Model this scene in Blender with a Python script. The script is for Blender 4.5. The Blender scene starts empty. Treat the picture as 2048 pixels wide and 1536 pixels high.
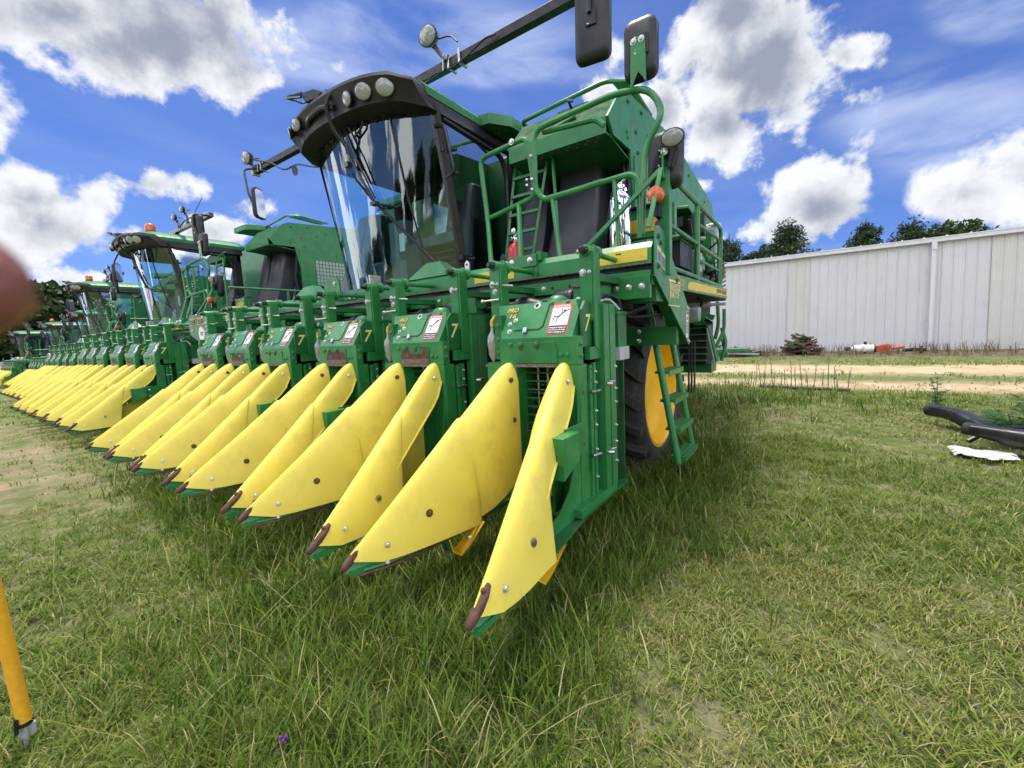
import bpy, math, random
import numpy as np
from mathutils import Vector as V, Matrix
random.seed(7); rng = np.random.default_rng(7)
scene = bpy.context.scene
C = scene.collection
R = math.radians
SL = R(4.7)                      # the yard rises gently towards the shed
CSL, SSL = math.cos(SL), math.sin(SL)
CAMH = 1.28                      # camera height over the sloping yard
CAMZ = CAMH / CSL
# ------------------------------------------------------------------ materials
MATS = {}
def node_mat(name):
    m = bpy.data.materials.new(name); m.use_nodes = True
    nt = m.node_tree
    return m, nt, nt.nodes, nt.links, nt.nodes['Principled BSDF']
def setp(b, **k):
    names = dict(col='Base Color', rough='Roughness', metal='Metallic', spec='Specular IOR Level', coat='Coat Weight', coatr='Coat Roughness', alpha='Alpha')
    for kk, v in k.items():
        if kk == 'col' and len(v) == 3: v = (*v, 1)
        b.inputs[names[kk]].default_value = v
def mat(name, col, rough=.5, metal=0., coat=0., coatr=.1, var=.25, scale=6., dirt=None, dirt_amt=0., dirt_scale=9., bump=0., bscale=60., spec=.5, rvar=.12, dlo=.55, dhi=.72):
    """a painted / moulded surface: base colour with slight mottling, optional worn or dirty patches, uneven gloss"""
    m, nt, N, L, b = node_mat(name)
    setp(b, col=col, rough=rough, metal=metal, coat=coat, coatr=coatr, spec=spec)
    tc = N.new('ShaderNodeTexCoord')
    n1 = N.new('ShaderNodeTexNoise'); n1.inputs['Scale'].default_value = scale; n1.inputs['Detail'].default_value = 5
    L.new(tc.outputs['Object'], n1.inputs['Vector'])
    mr = N.new('ShaderNodeMapRange'); mr.inputs['From Min'].default_value = .3; mr.inputs['From Max'].default_value = .7
    mr.inputs['To Min'].default_value = 1 - var; mr.inputs['To Max'].default_value = 1 + var * .5
    L.new(n1.outputs['Fac'], mr.inputs['Value'])
    vm = N.new('ShaderNodeVectorMath'); vm.operation = 'SCALE'; vm.inputs[0].default_value = col[:3]
    L.new(mr.outputs['Result'], vm.inputs['Scale'])
    out = vm.outputs['Vector']
    if dirt:
        n2 = N.new('ShaderNodeTexNoise'); n2.inputs['Scale'].default_value = dirt_scale; n2.inputs['Detail'].default_value = 9; n2.inputs['Roughness'].default_value = .65
        L.new(tc.outputs['Object'], n2.inputs['Vector'])
        m2 = N.new('ShaderNodeMapRange'); m2.inputs['From Min'].default_value = dlo; m2.inputs['From Max'].default_value = dhi
        m2.inputs['To Max'].default_value = dirt_amt
        L.new(n2.outputs['Fac'], m2.inputs['Value'])
        mx = N.new('ShaderNodeMix'); mx.data_type = 'RGBA'
        L.new(m2.outputs['Result'], mx.inputs['Factor']); L.new(out, mx.inputs['A']); mx.inputs['B'].default_value = (*dirt, 1)
        out = mx.outputs['Result']
    L.new(out, b.inputs['Base Color'])
    m3 = N.new('ShaderNodeMapRange'); m3.inputs['From Min'].default_value = .3; m3.inputs['From Max'].default_value = .7
    m3.inputs['To Min'].default_value = max(.02, rough - rvar); m3.inputs['To Max'].default_value = min(1, rough + rvar)
    n3 = N.new('ShaderNodeTexNoise'); n3.inputs['Scale'].default_value = scale * 2.3; n3.inputs['Detail'].default_value = 6
    L.new(tc.outputs['Object'], n3.inputs['Vector']); L.new(n3.outputs['Fac'], m3.inputs['Value']); L.new(m3.outputs['Result'], b.inputs['Roughness'])
    if bump:
        n4 = N.new('ShaderNodeTexNoise'); n4.inputs['Scale'].default_value = bscale; n4.inputs['Detail'].default_value = 4
        L.new(tc.outputs['Object'], n4.inputs['Vector'])
        bp = N.new('ShaderNodeBump'); bp.inputs['Strength'].default_value = bump; bp.inputs['Distance'].default_value = .01
        L.new(n4.outputs['Fac'], bp.inputs['Height']); L.new(bp.outputs['Normal'], b.inputs['Normal'])
    MATS[name] = m
    return m
G = mat('green_paint', (.021, .200, .052), .40, coat=.20, coatr=.16, var=.28, dirt=(.13, .15, .09), dirt_amt=.50, dirt_scale=6, dlo=.52, dhi=.80)
GB = mat('green_basket_paint', (.026, .205, .060), .45, coat=.04, var=.2, dirt=(.12, .16, .10), dirt_amt=.4, dirt_scale=2.5)
GD = mat('green_housing', (.012, .138, .032), .46, coat=.10, var=.32, dirt=(.075, .08, .05), dirt_amt=.55, dirt_scale=8, dlo=.50, dhi=.76)
YP = mat('yellow_plastic', (.80, .655, .105), .50, var=.10, scale=3.5, dirt=(.40, .33, .12), dirt_amt=.55, dirt_scale=5.5, dlo=.50, dhi=.82, bump=.04, bscale=220, spec=.4)
YR = mat('yellow_rim_paint', (.82, .47, .012), .42, coat=.2, var=.1, dirt=(.35, .2, .05), dirt_amt=.4, dirt_scale=6)
YD = mat('yellow_decal', (.72, .53, .06), .45, var=.12, dirt=(.30, .26, .12), dirt_amt=.5, dirt_scale=11)
CD = mat('cream_decal', (.80, .70, .30), .5, var=.1)
BK = mat('black_plastic', (.011, .011, .014), .48, var=.3, bump=.05, bscale=400)
BS = mat('black_steel', (.014, .014, .018), .33, coat=.2, var=.3)
DG = mat('dark_grey_duct', (.040, .041, .055), .42, var=.2, scale=2, bump=.05, bscale=120, dirt=(.09, .085, .08), dirt_amt=.35, dirt_scale=3)
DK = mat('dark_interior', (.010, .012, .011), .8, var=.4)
RB = mat('tyre_rubber', (.020, .019, .019), .75, var=.35, scale=9, dirt=(.13, .105, .08), dirt_amt=.55, dirt_scale=5, dlo=.50, dhi=.72, bump=.25, bscale=45)
ST = mat('bare_steel', (.42, .42, .43), .34, metal=1, var=.4, scale=25)
ZN = mat('zinc_bolt', (.62, .62, .58), .38, metal=.85, var=.3, scale=40)
RU = mat('rust', (.105, .048, .034), .78, var=.5, scale=22, dirt=(.20, .13, .105), dirt_amt=.7, dirt_scale=26, bump=.3, bscale=160)
RW = mat('worn_rust_edge', (.12, .080, .060), .7, var=.5, scale=30, dirt=(.34, .30, .25), dirt_amt=.7, dirt_scale=120, dlo=.45, dhi=.65, bump=.2, bscale=120)
CH = mat('chrome', (.86, .86, .87), .08, metal=1, var=.05, rvar=.05)
RD = mat('red_paint', (.55, .012, .018), .3, coat=.4, var=.1)
WH = mat('white_label', (.78, .78, .76), .5, var=.08)
RL = mat('red_label', (.58, .055, .055), .5, var=.1)
BL = mat('black_ink', (.012, .012, .018), .5, var=.2)
LN = mat('lens_and_lit_holes', (.27, .28, .26), .16, var=.25, scale=14, coat=.6, coatr=.05)
OR = mat('orange_lens', (.62, .10, .012), .22, var=.25, scale=20, coat=.5)
SE = mat('seat_fabric', (.14, .165, .17), .85, var=.2, bump=.2, bscale=200)
LG = mat('light_grey_metal', (.40, .43, .42), .45, var=.2)
MG, _nt, _N, _L, _b = node_mat('mirror_glass'); setp(_b, col=(.8, .82, .84), rough=.03, metal=1)
def glass(name, tint, lo, hi, pw):
    m, nt, N, L, b = node_mat(name)
    N.remove(b); out = [n for n in N if n.type == 'OUTPUT_MATERIAL'][0]
    tr = N.new('ShaderNodeBsdfTransparent'); tr.inputs['Color'].default_value = (*tint, 1)
    gl = N.new('ShaderNodeBsdfGlossy'); gl.inputs['Roughness'].default_value = .03; gl.inputs['Color'].default_value = (.92, .97, 1, 1)
    lw = N.new('ShaderNodeLayerWeight'); lw.inputs['Blend'].default_value = .5
    p = N.new('ShaderNodeMath'); p.operation = 'POWER'; p.inputs[1].default_value = pw
    mr = N.new('ShaderNodeMapRange'); mr.inputs['To Min'].default_value = lo; mr.inputs['To Max'].default_value = hi
    mx = N.new('ShaderNodeMixShader')
    L.new(lw.outputs['Facing'], p.inputs[0]); L.new(p.outputs[0], mr.inputs['Value']); L.new(mr.outputs['Result'], mx.inputs['Fac'])
    L.new(tr.outputs[0], mx.inputs[1]); L.new(gl.outputs[0], mx.inputs[2]); L.new(mx.outputs[0], out.inputs['Surface'])
    return m
GL = glass('cab_glass', (.62, .86, .90), .12, .50, 2.6)
GS = glass('side_glass', (.40, .50, .52), .52, .95, 2.0)
GF = mat('green_flat', (.011, .095, .030), .75, spec=.2, var=.2)
# ------------------------------------------------------------------ mesh builder
O = V((-3.65, 3.6, 0.0))         # every picker is modelled round this point on the ground
class MB:
    def __init__(s): s.v = []; s.f = []; s.m = []; s.mats = []; s.cur = 0
    def use(s, m):
        if m not in s.mats: s.mats.append(m)
        s.cur = s.mats.index(m); return s
    def add(s, vs, fs, m=None):
        if m is not None: s.use(m)
        b = len(s.v); s.v += [tuple(v) for v in vs]
        for f in fs: s.f.append([i + b for i in f]); s.m.append(s.cur)
        return s
    def hexa(s, p, m=None):
        return s.add(p, [(0, 3, 2, 1), (4, 5, 6, 7), (0, 1, 5, 4), (1, 2, 6, 5), (2, 3, 7, 6), (3, 0, 4, 7)], m)
    def box(s, x0, x1, y0, y1, z0, z1, m=None):
        return s.hexa([(x0, y0, z0), (x1, y0, z0), (x1, y1, z0), (x0, y1, z0), (x0, y0, z1), (x1, y0, z1), (x1, y1, z1), (x0, y1, z1)], m)
    def obox(s, c, ax, ay, az, hx, hy, hz, m=None):
        c = V(c); ax, ay, az = V(ax) * hx, V(ay) * hy, V(az) * hz
        return s.hexa([c - ax - ay - az, c + ax - ay - az, c + ax + ay - az, c - ax + ay - az, c - ax - ay + az, c + ax - ay + az, c + ax + ay + az, c - ax + ay + az], m)
    def prism(s, poly, axis, a, b, m=None):
        def mk(p, t): return {'x': (t, p[0], p[1]), 'y': (p[0], t, p[1]), 'z': (p[0], p[1], t)}[axis]
        n = len(poly)
        vs = [mk(p, a) for p in poly] + [mk(p, b) for p in poly]
        ar = sum(poly[i][0] * poly[(i + 1) % n][1] - poly[(i + 1) % n][0] * poly[i][1] for i in range(n))
        fs = [list(range(n))[::-1], list(range(n, 2 * n))] + [(i, (i + 1) % n, (i + 1) % n + n, i + n) for i in range(n)]
        flip = (ar < 0) ^ (b < a) ^ (axis == 'y')
        if flip: fs = [list(f)[::-1] for f in fs]
        return s.add(vs, fs, m)
    def slab(s, pts, t, m=None):
        """flat polygon given in 3-D, thickened by t along minus its normal"""
        P = [V(p) for p in pts]; n = (P[1] - P[0]).cross(P[-1] - P[0]).normalized()
        k = len(P); vs = P + [p - n * t for p in P]
        fs = [list(range(k)), list(range(k, 2 * k))[::-1]] + [(i, i + k, (i + 1) % k + k, (i + 1) % k) for i in range(k)]
        return s.add(vs, fs, m)
    def tube(s, pts, r, n=8, m=None, fillet=0, seg=4, rot=0, cap=True):
        P = [V(p) for p in pts]
        rs = list(r) if hasattr(r, '__len__') else None
        if fillet and len(P) > 2:
            Q = [P[0]]
            for i in range(1, len(P) - 1):
                a, b, c = P[i - 1], P[i], P[i + 1]
                d1, d2 = (a - b), (c - b); f = min(fillet, d1.length * .45, d2.length * .45)
                p1, p2 = b + d1.normalized() * f, b + d2.normalized() * f
                for k in range(seg + 1):
                    t = k / seg; Q.append(p1 * (1 - t) ** 2 + b * 2 * t * (1 - t) + p2 * t * t)
            Q.append(P[-1]); P = Q
        T = []
        for i in range(len(P)):
            d = (P[min(i + 1, len(P) - 1)] - P[max(i - 1, 0)])
            T.append(d.normalized() if d.length > 1e-9 else V((0, 0, 1)))
        u = T[0].cross(V((0, 0, 1)))
        if u.length < .05: u = T[0].cross(V((1, 0, 0)))
        u.normalize(); vs = []
        for i, p in enumerate(P):
            if i:
                u = u - T[i] * u.dot(T[i]); u.normalize()
            w = T[i].cross(u)
            rr = rs[min(i, len(rs) - 1)] if rs else r
            for k in range(n):
                a = 2 * math.pi * k / n + rot
                vs.append(p + (u * math.cos(a) + w * math.sin(a)) * rr)
        fs = []
        for i in range(len(P) - 1):
            for k in range(n):
                a, b = i * n + k, i * n + (k + 1) % n
                fs.append((a, b, b + n, a + n))
        if cap: fs += [list(range(n))[::-1], list(range((len(P) - 1) * n, len(P) * n))]
        return s.add(vs, fs, m)
    def bar(s, a, b, w, m=None, n=4):
        return s.tube([a, b], w * .7071, 4, m, rot=math.pi / 4)
    def lathe(s, c, d, prof, n=12, m=None, sx=1., up=None, cap=True):
        """profile of (radius, height) turned about direction d"""
        c = V(c); d = V(d).normalized()
        u = V(up).normalized() if up else d.cross(V((0, 0, 1)))
        if u.length < .05: u = d.cross(V((1, 0, 0)))
        u = (u - d * u.dot(d)).normalized(); w = d.cross(u)
        vs = []; k0 = len(prof)
        for (r, h) in prof:
            for k in range(n):
                a = 2 * math.pi * k / n
                vs.append(c + d * h + (u * math.cos(a) * sx + w * math.sin(a)) * r)
        fs = []
        for i in range(k0 - 1):
            for k in range(n):
                a, b = i * n + k, i * n + (k + 1) % n
                fs.append((a, b, b + n, a + n))
        if cap: fs += [list(range(n))[::-1], list(range((k0 - 1) * n, k0 * n))]
        return s.add(vs, fs, m)
    def bolt(s, c, d, r=.012, m=None, washer=True):
        if washer: s.lathe(c, d, [(r * 1.5, -.001), (r * 1.5, .003), (r, .0035)], 10, m or ZN)
        return s.lathe(c, d, [(r, .002), (r, .009), (r * .75, .012)], 6, m or ZN)
    def ball(s, c, r, m=None, n=12, sc=(1, 1, 1)):
        c = V(c); vs = []; fs = []; k0 = n // 2
        for i in range(k0 + 1):
            th = math.pi * i / k0
            for k in range(n):
                a = 2 * math.pi * k / n
                vs.append(c + V((math.sin(th) * math.cos(a) * sc[0], math.sin(th) * math.sin(a) * sc[1], math.cos(th) * sc[2])) * r)
        for i in range(k0):
            for k in range(n):
                a, b = i * n + k, i * n + (k + 1) % n
                fs.append((a, a + n, b + n, b))
        return s.add(vs, fs, m)
    def loft(s, secs, m=None, closed=True, cap=True):
        n = len(secs[0]); vs = [p for sec in secs for p in sec]; fs = []
        for i in range(len(secs) - 1):
            for k in range(n if closed else n - 1):
                a, b = i * n + k, i * n + (k + 1) % n
                fs.append((a, b, b + n, a + n))
        if cap and closed: fs += [list(range(n))[::-1], list(range((len(secs) - 1) * n, len(secs) * n))]
        return s.add(vs, fs, m)
    def text(s, txt, o, ax, ay, size, m, bold=.0, shear=0., eps=.0015, width=None, center=False):
        vs, ps = text_mesh(txt, bold, shear)
        ax, ay = V(ax).normalized(), V(ay).normalized(); nn = ax.cross(ay); o = V(o) + nn * eps
        xs = [v[0] for v in vs]; w0 = max(xs) - min(xs); x0 = min(xs); sx = size
        if width: sx = width / w0
        off = -w0 / 2 if center else 0
        return s.add([o + ax * ((v[0] - x0 + off) * sx) + ay * (v[1] * size) for v in vs], ps, m)
    def build(s, name, parent=None, origin=O, bevel=0., ang=35, smooth=True, loc=None):
        me = bpy.data.meshes.new(name)
        me.from_pydata([(v[0] - origin[0], v[1] - origin[1], v[2] - origin[2]) for v in s.v], [], s.f)
        for m in s.mats: me.materials.append(m)
        me.polygons.foreach_set('material_index', s.m)
        if smooth:
            me.polygons.foreach_set('use_smooth', [True] * len(s.f)); me.set_sharp_from_angle(angle=R(ang))
        me.update()
        o = bpy.data.objects.new(name, me); C.objects.link(o)
        if parent: o.parent = parent
        if loc is not None: o.location = loc
        if bevel:
            b = o.modifiers.new('edge', 'BEVEL'); b.width = bevel; b.segments = 2; b.limit_method = 'ANGLE'; b.angle_limit = R(50); b.use_clamp_overlap = True
        return o
_TX = {}
def text_mesh(t, bold, shear):
    k = (t, bold, shear)
    if k not in _TX:
        cu = bpy.data.curves.new('lettering', 'FONT'); cu.body = t; cu.size = 1; cu.offset = bold; cu.shear = shear; cu.resolution_u = 3
        ob = bpy.data.objects.new('lettering', cu); C.objects.link(ob)
        ev = ob.evaluated_get(bpy.context.evaluated_depsgraph_get()); me = ev.to_mesh()
        _TX[k] = ([tuple(v.co) for v in me.vertices], [list(p.vertices) for p in me.polygons])
        ev.to_mesh_clear(); bpy.data.objects.remove(ob); bpy.data.curves.remove(cu)
    return _TX[k]
def tag(o, label, cat, group=None, kind=None):
    if label: o['label'] = label
    if cat: o['category'] = cat
    if group: o['group'] = group
    if kind: o['kind'] = kind
    return o
def empty(name, loc, rot=(0, 0, 0)):
    o = bpy.data.objects.new(name, None); C.objects.link(o); o.location = loc; o.rotation_euler = rot; o.empty_display_size = .2
    return o
def kids(o): return [c for c in bpy.data.objects if c.parent == o]
def copy_tree(o, parent=None, skip=()):
    c = o.copy(); C.objects.link(c); c.parent = parent
    for ch in kids(o):
        if ch.name.split('.')[0] not in skip: copy_tree(ch, c, skip)
    return c
# ------------------------------------------------------------------ terrain
def sstep(a, b, x):
    t = np.clip((x - a) / (b - a), 0, 1); return t * t * (3 - 2 * t)
def ground_z(x, y):
    """height of the yard in world space under world x, y"""
    x = np.asarray(x, float); y = np.asarray(y, float)
    yy = np.clip(y, -12, 27)
    z = yy * math.tan(SL) + np.clip(y - 27, 0, 300) * .012
    z = z - .0150 * np.clip(-x - 9, 0, 50)
    return z
def hash2(ix, iy, s):
    n = (ix * 374761393 + iy * 668265263 + s * 1442695041) & 0x7fffffff
    n = ((n ^ (n >> 13)) * 1274126177) & 0x7fffffff
    return ((n ^ (n >> 16)) & 0xffff) / 65535.
def vnoise(x, y, s=0):
    x = np.asarray(x, float); y = np.asarray(y, float)
    ix = np.floor(x).astype(np.int64); iy = np.floor(y).astype(np.int64); fx = x - ix; fy = y - iy
    fx = fx * fx * (3 - 2 * fx); fy = fy * fy * (3 - 2 * fy)
    a = hash2(ix, iy, s); b = hash2(ix + 1, iy, s); c = hash2(ix, iy + 1, s); d = hash2(ix + 1, iy + 1, s)
    return (a * (1 - fx) + b * fx) * (1 - fy) + (c * (1 - fx) + d * fx) * fy
def fbm(x, y, s=0, o=4):
    t = 0; a = .5; w = 0
    for i in range(o):
        t = t + a * vnoise(x * 2 ** i, y * 2 ** i, s + i); w += a; a *= .5
    return t / w
def to_world(p, dx=0, dy=0):
    """yard (sloping) coordinates -> world"""
    x, y, z = p
    return V((x, y * CSL - z * SSL, y * SSL + z * CSL))
# ------------------------------------------------------------------ one picking row unit (modelled for the outermost row)
XC = -1.23; PITCH = .985
def nose_pieces(tipx, topx, out):
    """yellow row divider: tip x, x of its top end, out = +1 if the open flank faces +x"""
    def rx(y): return tipx + (topx - tipx) * (y - .97) / 1.03
    def rz(y):
        return .37 + .755 * (y - .97) if y < 1.6 else .846 + .80 * (y - 1.6)
    nb = 17
    def sec(y, wo, wt, zo, zt, top, pw=1.55):
        pts = []
        for i in range(nb):
            t = -1 + 2 * i / (nb - 1)                       # -1 throat side .. +1 open side
            w, z0 = (wo, zo) if t > 0 else (wt, zt)
            a = abs(t)
            pts.append((rx(y) + out * w * math.copysign(a ** .9, t), y, z0 + (top - z0) * (1 - a ** pw)))
        return pts
    mb = MB(); mb.use(YP)
    # front shell
    S = []
    for y, w in ((.985, .018), (1.0, .026), (1.04, .042), (1.1, .060), (1.2, .084), (1.3, .102), (1.4, .116), (1.5, .124), (1.58, .128), (1.62, .126)):
        k = (y - .985) / .635
        bot = .355 - .045 * min(1, k * 5)
        top = rz(y) + .004
        e = sec(y, w * .95, w * .80, bot, bot, top, 1.32 + .95 * k ** 1.5)
        fl = max(0, (k - .62) / .38) ** 2
        for i in range(nb):                       # the open flank ends farther forward and flares at its lower corner
            t = max(0, -1 + 2 * i / (nb - 1))
            e[i] = (e[i][0] + out * .022 * fl * max(0, (t - .8) / .2), e[i][1] - .13 * k * k * t ** 1.5, e[i][2])
        S.append(e)
    # rounded rear lip of the shell
    e = S[-1]
    for f, dy, dz in ((.03, .008, -.004), (.08, .010, -.012), (.16, .006, -.026)):
        S.append([(p[0] - (p[0] - rx(1.62)) * f * (1 if (p[0] - rx(1.62)) * out > 0 else .35), p[1] + dy, p[2] + dz * max(0, min(1, (p[2] - .35) / .3))) for p in e])
    mb.loft(S, closed=False, cap=False)
    # neck that runs up to the row unit
    S = []
    for y in (1.50, 1.58, 1.66, 1.74, 1.82, 1.89, 1.945, 1.98, 2.0):
        k = (y - 1.5) / .5
        top = rz(y) - .010
        if y > 1.9: top -= (y - 1.9) ** 2 * 3.2
        zo = rz(y) - .20 - .03 * k if y < 1.93 else rz(y) - .23 + (y - 1.93) * .9
        zt = .33 + .14 * max(0, (y - 1.62) / .38) ** 1.6
        pts = []
        w = .074 - .016 * k; wth = float(np.interp(y, [1.5, 1.6, 1.70, 1.82, 2.0], [.040, .060, .084, .078, .060]))
        for i in range(nb):
            t = -1 + 2 * i / (nb - 1); a = abs(t)
            z0 = zo if t > 0 else zt
            pw = 2.5
            ww = w if t > 0 else wth
            hh = (top - z0)
            if t > 0: z = z0 + hh * (1 - a ** pw)
            else: z = (top - .11) + .11 * (1 - min(1, a * 1.6) ** 2.2) if a < .625 else (top - .11) - (top - .11 - zt) * (a - .625) / .375
            xo = ww * math.copysign(min(1, a * (1 if t > 0 else 1.6)) ** .85, t)
            pts.append((rx(y) + out * xo, y, z))
        S.append(pts)
    mb.loft(S, closed=False, cap=False)
    # rolled edge along the neck and an inner flank seen below it
    ed = [p[-1] for p in S]
    mb.tube([V(p) for p in ed], .007, 6)
    inner = [(V(p[0]) + V((out * .006, 0, 0)), V(p[5]) + V((out * .006, 0, 0))) for p in S]
    for (a, b), (c, d) in zip(inner[:-1], inner[1:]):
        mb.add([a, c, d, b], [(0, 1, 2, 3)])
    # bolts and washers
    def on(y, t, W=None):
        # point and normal on the front shell flank
        ys = [.985, 1.0, 1.04, 1.1, 1.2, 1.3, 1.4, 1.5, 1.58, 1.62]; ws = [.018, .026, .042, .06, .084, .102, .116, .124, .128, .126]
        w = float(np.interp(y, ys, ws)) * (.95 if t > 0 else .80); k = (y - .985) / .635
        bot = .31; top = rz(y) + .004; a = abs(t); pw = 1.32 + .95 * k ** 1.5
        p = V((rx(y) + out * w * math.copysign(a ** .9, t), y, bot + (top - bot) * (1 - a ** pw)))
        dz = (top - bot) * pw * a ** (pw - 1); nx = out * math.copysign(1, t)
        return p, V((nx * dz, -w * .55, w)).normalized()
    p1 = MB()
    for t in (.72, -.72):
        p, n = on(1.34, t); mb.lathe(p, n, [(.019, -.004), (.019, .004), (.012, .005)], 12, RU if t < 0 else ST); mb.bolt(p, n, .011, RU, False)
        p, n = on(1.13, t); mb.bolt(p, n, .010)
    for z, y in ((1.03, 1.955), (.80, 1.965)):
        for sgn, xx in ((-1, rx(y) - out * .062), (1, rx(y) + out * .050)):
            if sgn > 0 and z < .9: continue
            mb.bolt((xx, y - .02, z), (out * sgn, -.35, 0), .010, RU if sgn < 0 else ZN)
    tip = MB(); tip.use(RU)
    S = []
    for y, zc, w, h in ((.918, .318, .008, .008), (.928, .322, .014, .015), (.95, .335, .018, .020), (.985, .358, .020, .022), (1.02, .388, .018, .018), (1.042, .408, .011, .009)):
        S.append([(rx(.97) + w * math.cos(a), y + .022 - .25 * h * math.sin(a), zc + .016 + h * math.sin(a)) for a in [2 * math.pi * i / 12 for i in range(12)]])
    tip.loft(S); tip.ball((rx(.97), 1.034, .418), .011, RU, 8)
    rod = MB()
    # flat green runner under the shell, with a green and a rusty rod bent along its throat side
    rod.loft([[(rx(.97), .958, .312), (rx(.97), .958, .316), (rx(.97), .959, .314)], [(rx(1.0) - .026, 1.0, .300), (rx(1.0), .998, .350), (rx(1.0) + .026, 1.0, .300)], [(rx(1.08) - .042, 1.10, .300), (rx(1.08), 1.08, .345), (rx(1.08) + .042, 1.10, .300)]], G)
    rod.prism([(rx(.98) - .022, .97), (rx(.98) + .022, .97), (rx(1.1) + .045, 1.14), (rx(1.1) - .045, 1.14)], 'z', .296, .318, G)
    rod.prism([(rx(1.1) - .045, 1.14), (rx(1.1) + .045, 1.14), (rx(1.6) + .05, 1.98), (rx(1.6) - .03, 1.98)], 'z', .286, .306, GD)
    x0 = rx(1.0)
    rod.tube([(x0 - out * .03, 1.02, .305), (x0 - out * .07, 1.14, .300), (x0 - out * .105, 1.36, .303), (x0 - out * .10, 1.66, .30), (x0 - out * .12, 1.95, .34)], .007, 6, G, fillet=.08)
    rod.tube([(x0 - out * .03, 1.0, .292), (x0 - out * .075, 1.13, .285), (x0 - out * .12, 1.40, .282), (x0 - out * .13, 1.70, .29), (x0 - out * .14, 1.95, .34)], .007, 6, RU, fillet=.08)
    for y in (1.12, 1.24): rod.ball((x0 - out * (.065 + (y - 1.12) * .2), y, .304), .014, G if y > 1.2 else ZN, 8)
    return mb, tip, rod
def row_unit(root):
    h = MB(); h.use(G)
    xl, xr = -1.478, -.974
    h.box(xl, -1.366, 2.0, 2.10, .27, 1.11); h.box(-1.104, xr, 2.0, 2.10, .27, 1.11)
    h.box(xl, xr, 2.0, 2.06, 1.112, 1.262)
    h.slab([(-1.372, 1.9935, 1.120), (-1.098, 1.9935, 1.120), (-1.098, 1.9935, 1.205), (-1.115, 1.9935, 1.235), (-1.355, 1.9935, 1.238), (-1.372, 1.9935, 1.215)], .012)
    h.box(-1.372, -1.098, 1.988, 2.03, 1.098, 1.114, RW)
    for x in (-1.325, -1.222):
        h.slab([(x - .018, 1.9905, 1.205), (x, 1.9905, 1.190), (x + .02, 1.9905, 1.208), (x + .017, 1.9905, 1.238), (x - .016, 1.9905, 1.238)], .002, RU); h.bolt((x, 1.99, 1.226), (0, -1, 0), .011, G)
    h.bolt((-1.40, 1.999, 1.226), (0, -1, 0), .011, G)
    for x in (-1.075, -1.035): h.bolt((x, 1.999, 1.165), (0, -1, 0), .011, G)
    h.use(GD)
    h.box(xl, xl + .012, 2.10, 2.72, .27, 1.42); h.box(xl + .012, xr - .02, 2.71, 2.72, .27, 1.42)
    h.box(-1.56, -1.0, 2.16, 2.70, 1.425, 1.452)
    h.box(xl, xr, 2.0, 2.72, .255, .272)
    h.box(-1.46, -1.02, 2.34, 2.70, .29, 1.40, DK)  # near-black block paints in the shade inside the unit
    # right-hand side: upper panel with a window slot, hinge strips, rear post and sill
    h.prism([(2.06, 1.20), (2.57, 1.20), (2.57, 1.445), (2.10, 1.445), (2.06, 1.40)], 'x', -.990, -.974, GD)
    h.use(G)
    h.box(-.986, -.952, 2.10, 2.43, 1.13, 1.198)
    h.box(-.984, -.962, 2.115, 2.145, .34, 1.10); h.box(-.984, -.958, 2.155, 2.185, .36, 1.11)
    h.box(-.99, -.976, 2.06, 2.13, .30, .50)
    for z in (.46, .62, .76, .84, 1.0, 1.06):
        h.bolt((-.958, 2.17, z), (1, 0, 0), .007); h.bolt((-.962, 2.128, z + .02), (1, 0, 0), .005, G)
    h.tube([(-.95, 2.10, .955), (-.93, 2.17, .955)], .010, 6, ST); h.tube([(-.95, 2.10, .60), (-.93, 2.17, .60)], .010, 6, ST)
    h.use(G)
    h.box(-.992, -.930, 2.245, 2.315, .36, 1.43); h.box(-.990, -.926, 2.322, 2.40, .36, 1.43)
    h.box(-.988, -.930, 1.90, 2.40, .318, .362); h.box(-1.46, -.99, 2.30, 2.34, .318, .362)
    for z in (.50, .62, .72, .86, .94, 1.07): h.bolt((-.926, 2.385, z), (1, 0, 0), .007)
    for z in (.98, .58): h.tube([(-.93, 2.27, z), (-.90, 2.285, z)], .011, 6, ZN); h.tube([(-.93, 2.31, z + .008), (-.915, 2.35, z + .008)], .006, 6, ZN)
    # side rim with the swept edge down to the skid
    h.prism([(2.0, 1.02), (1.985, .80), (1.945, .62), (1.87, .47), (1.77, .395), (1.66, .36), (1.60, .315), (1.66, .285), (2.0, .27)], 'x', -.988, -.978, G)
    h.box(-1.06, -.985, 1.70, 2.0, .30, .315, GD); h.box(-1.10, -1.085, 1.90, 2.0, .32, .95, GD)
    h.box(-.974, -.968, 2.004, 2.055, .66, .98, G)
    for z in (.96, .68): h.lathe((-.968, 2.03, z), (1, 0, 0), [(.012, 0), (.012, .003)], 8, RU)
    for z in (1.16, 1.22): h.bolt((-.974, 2.03, z), (1, 0, 0), .012, G)
    # shield box beside the divider
    # top casting, lubricator and hose stubs
    h.lathe((-1.235, 2.28, 1.45), (0, 0, 1), [(.075, 0), (.06, .035), (.04, .05), (.03, .055)], 12, G)
    h.bolt((-1.10, 2.22, 1.45), (0, 0, 1), .012, G); h.bolt((-1.40, 2.2, 1.45), (0, 0, 1), .012, ZN)
    h.lathe((-1.565, 2.05, 1.26), (0, 0, -1), [(.008, -.09), (.010, -.05), (.03, -.02), (.034, .02), (.028, .09), (.01, .13), (.004, .14)], 10, LN)
    h.tube([(-1.565, 2.05, 1.34), (-1.565, 2.05, 1.37), (-1.54, 2.06, 1.40)], .011, 6, YD)
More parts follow.
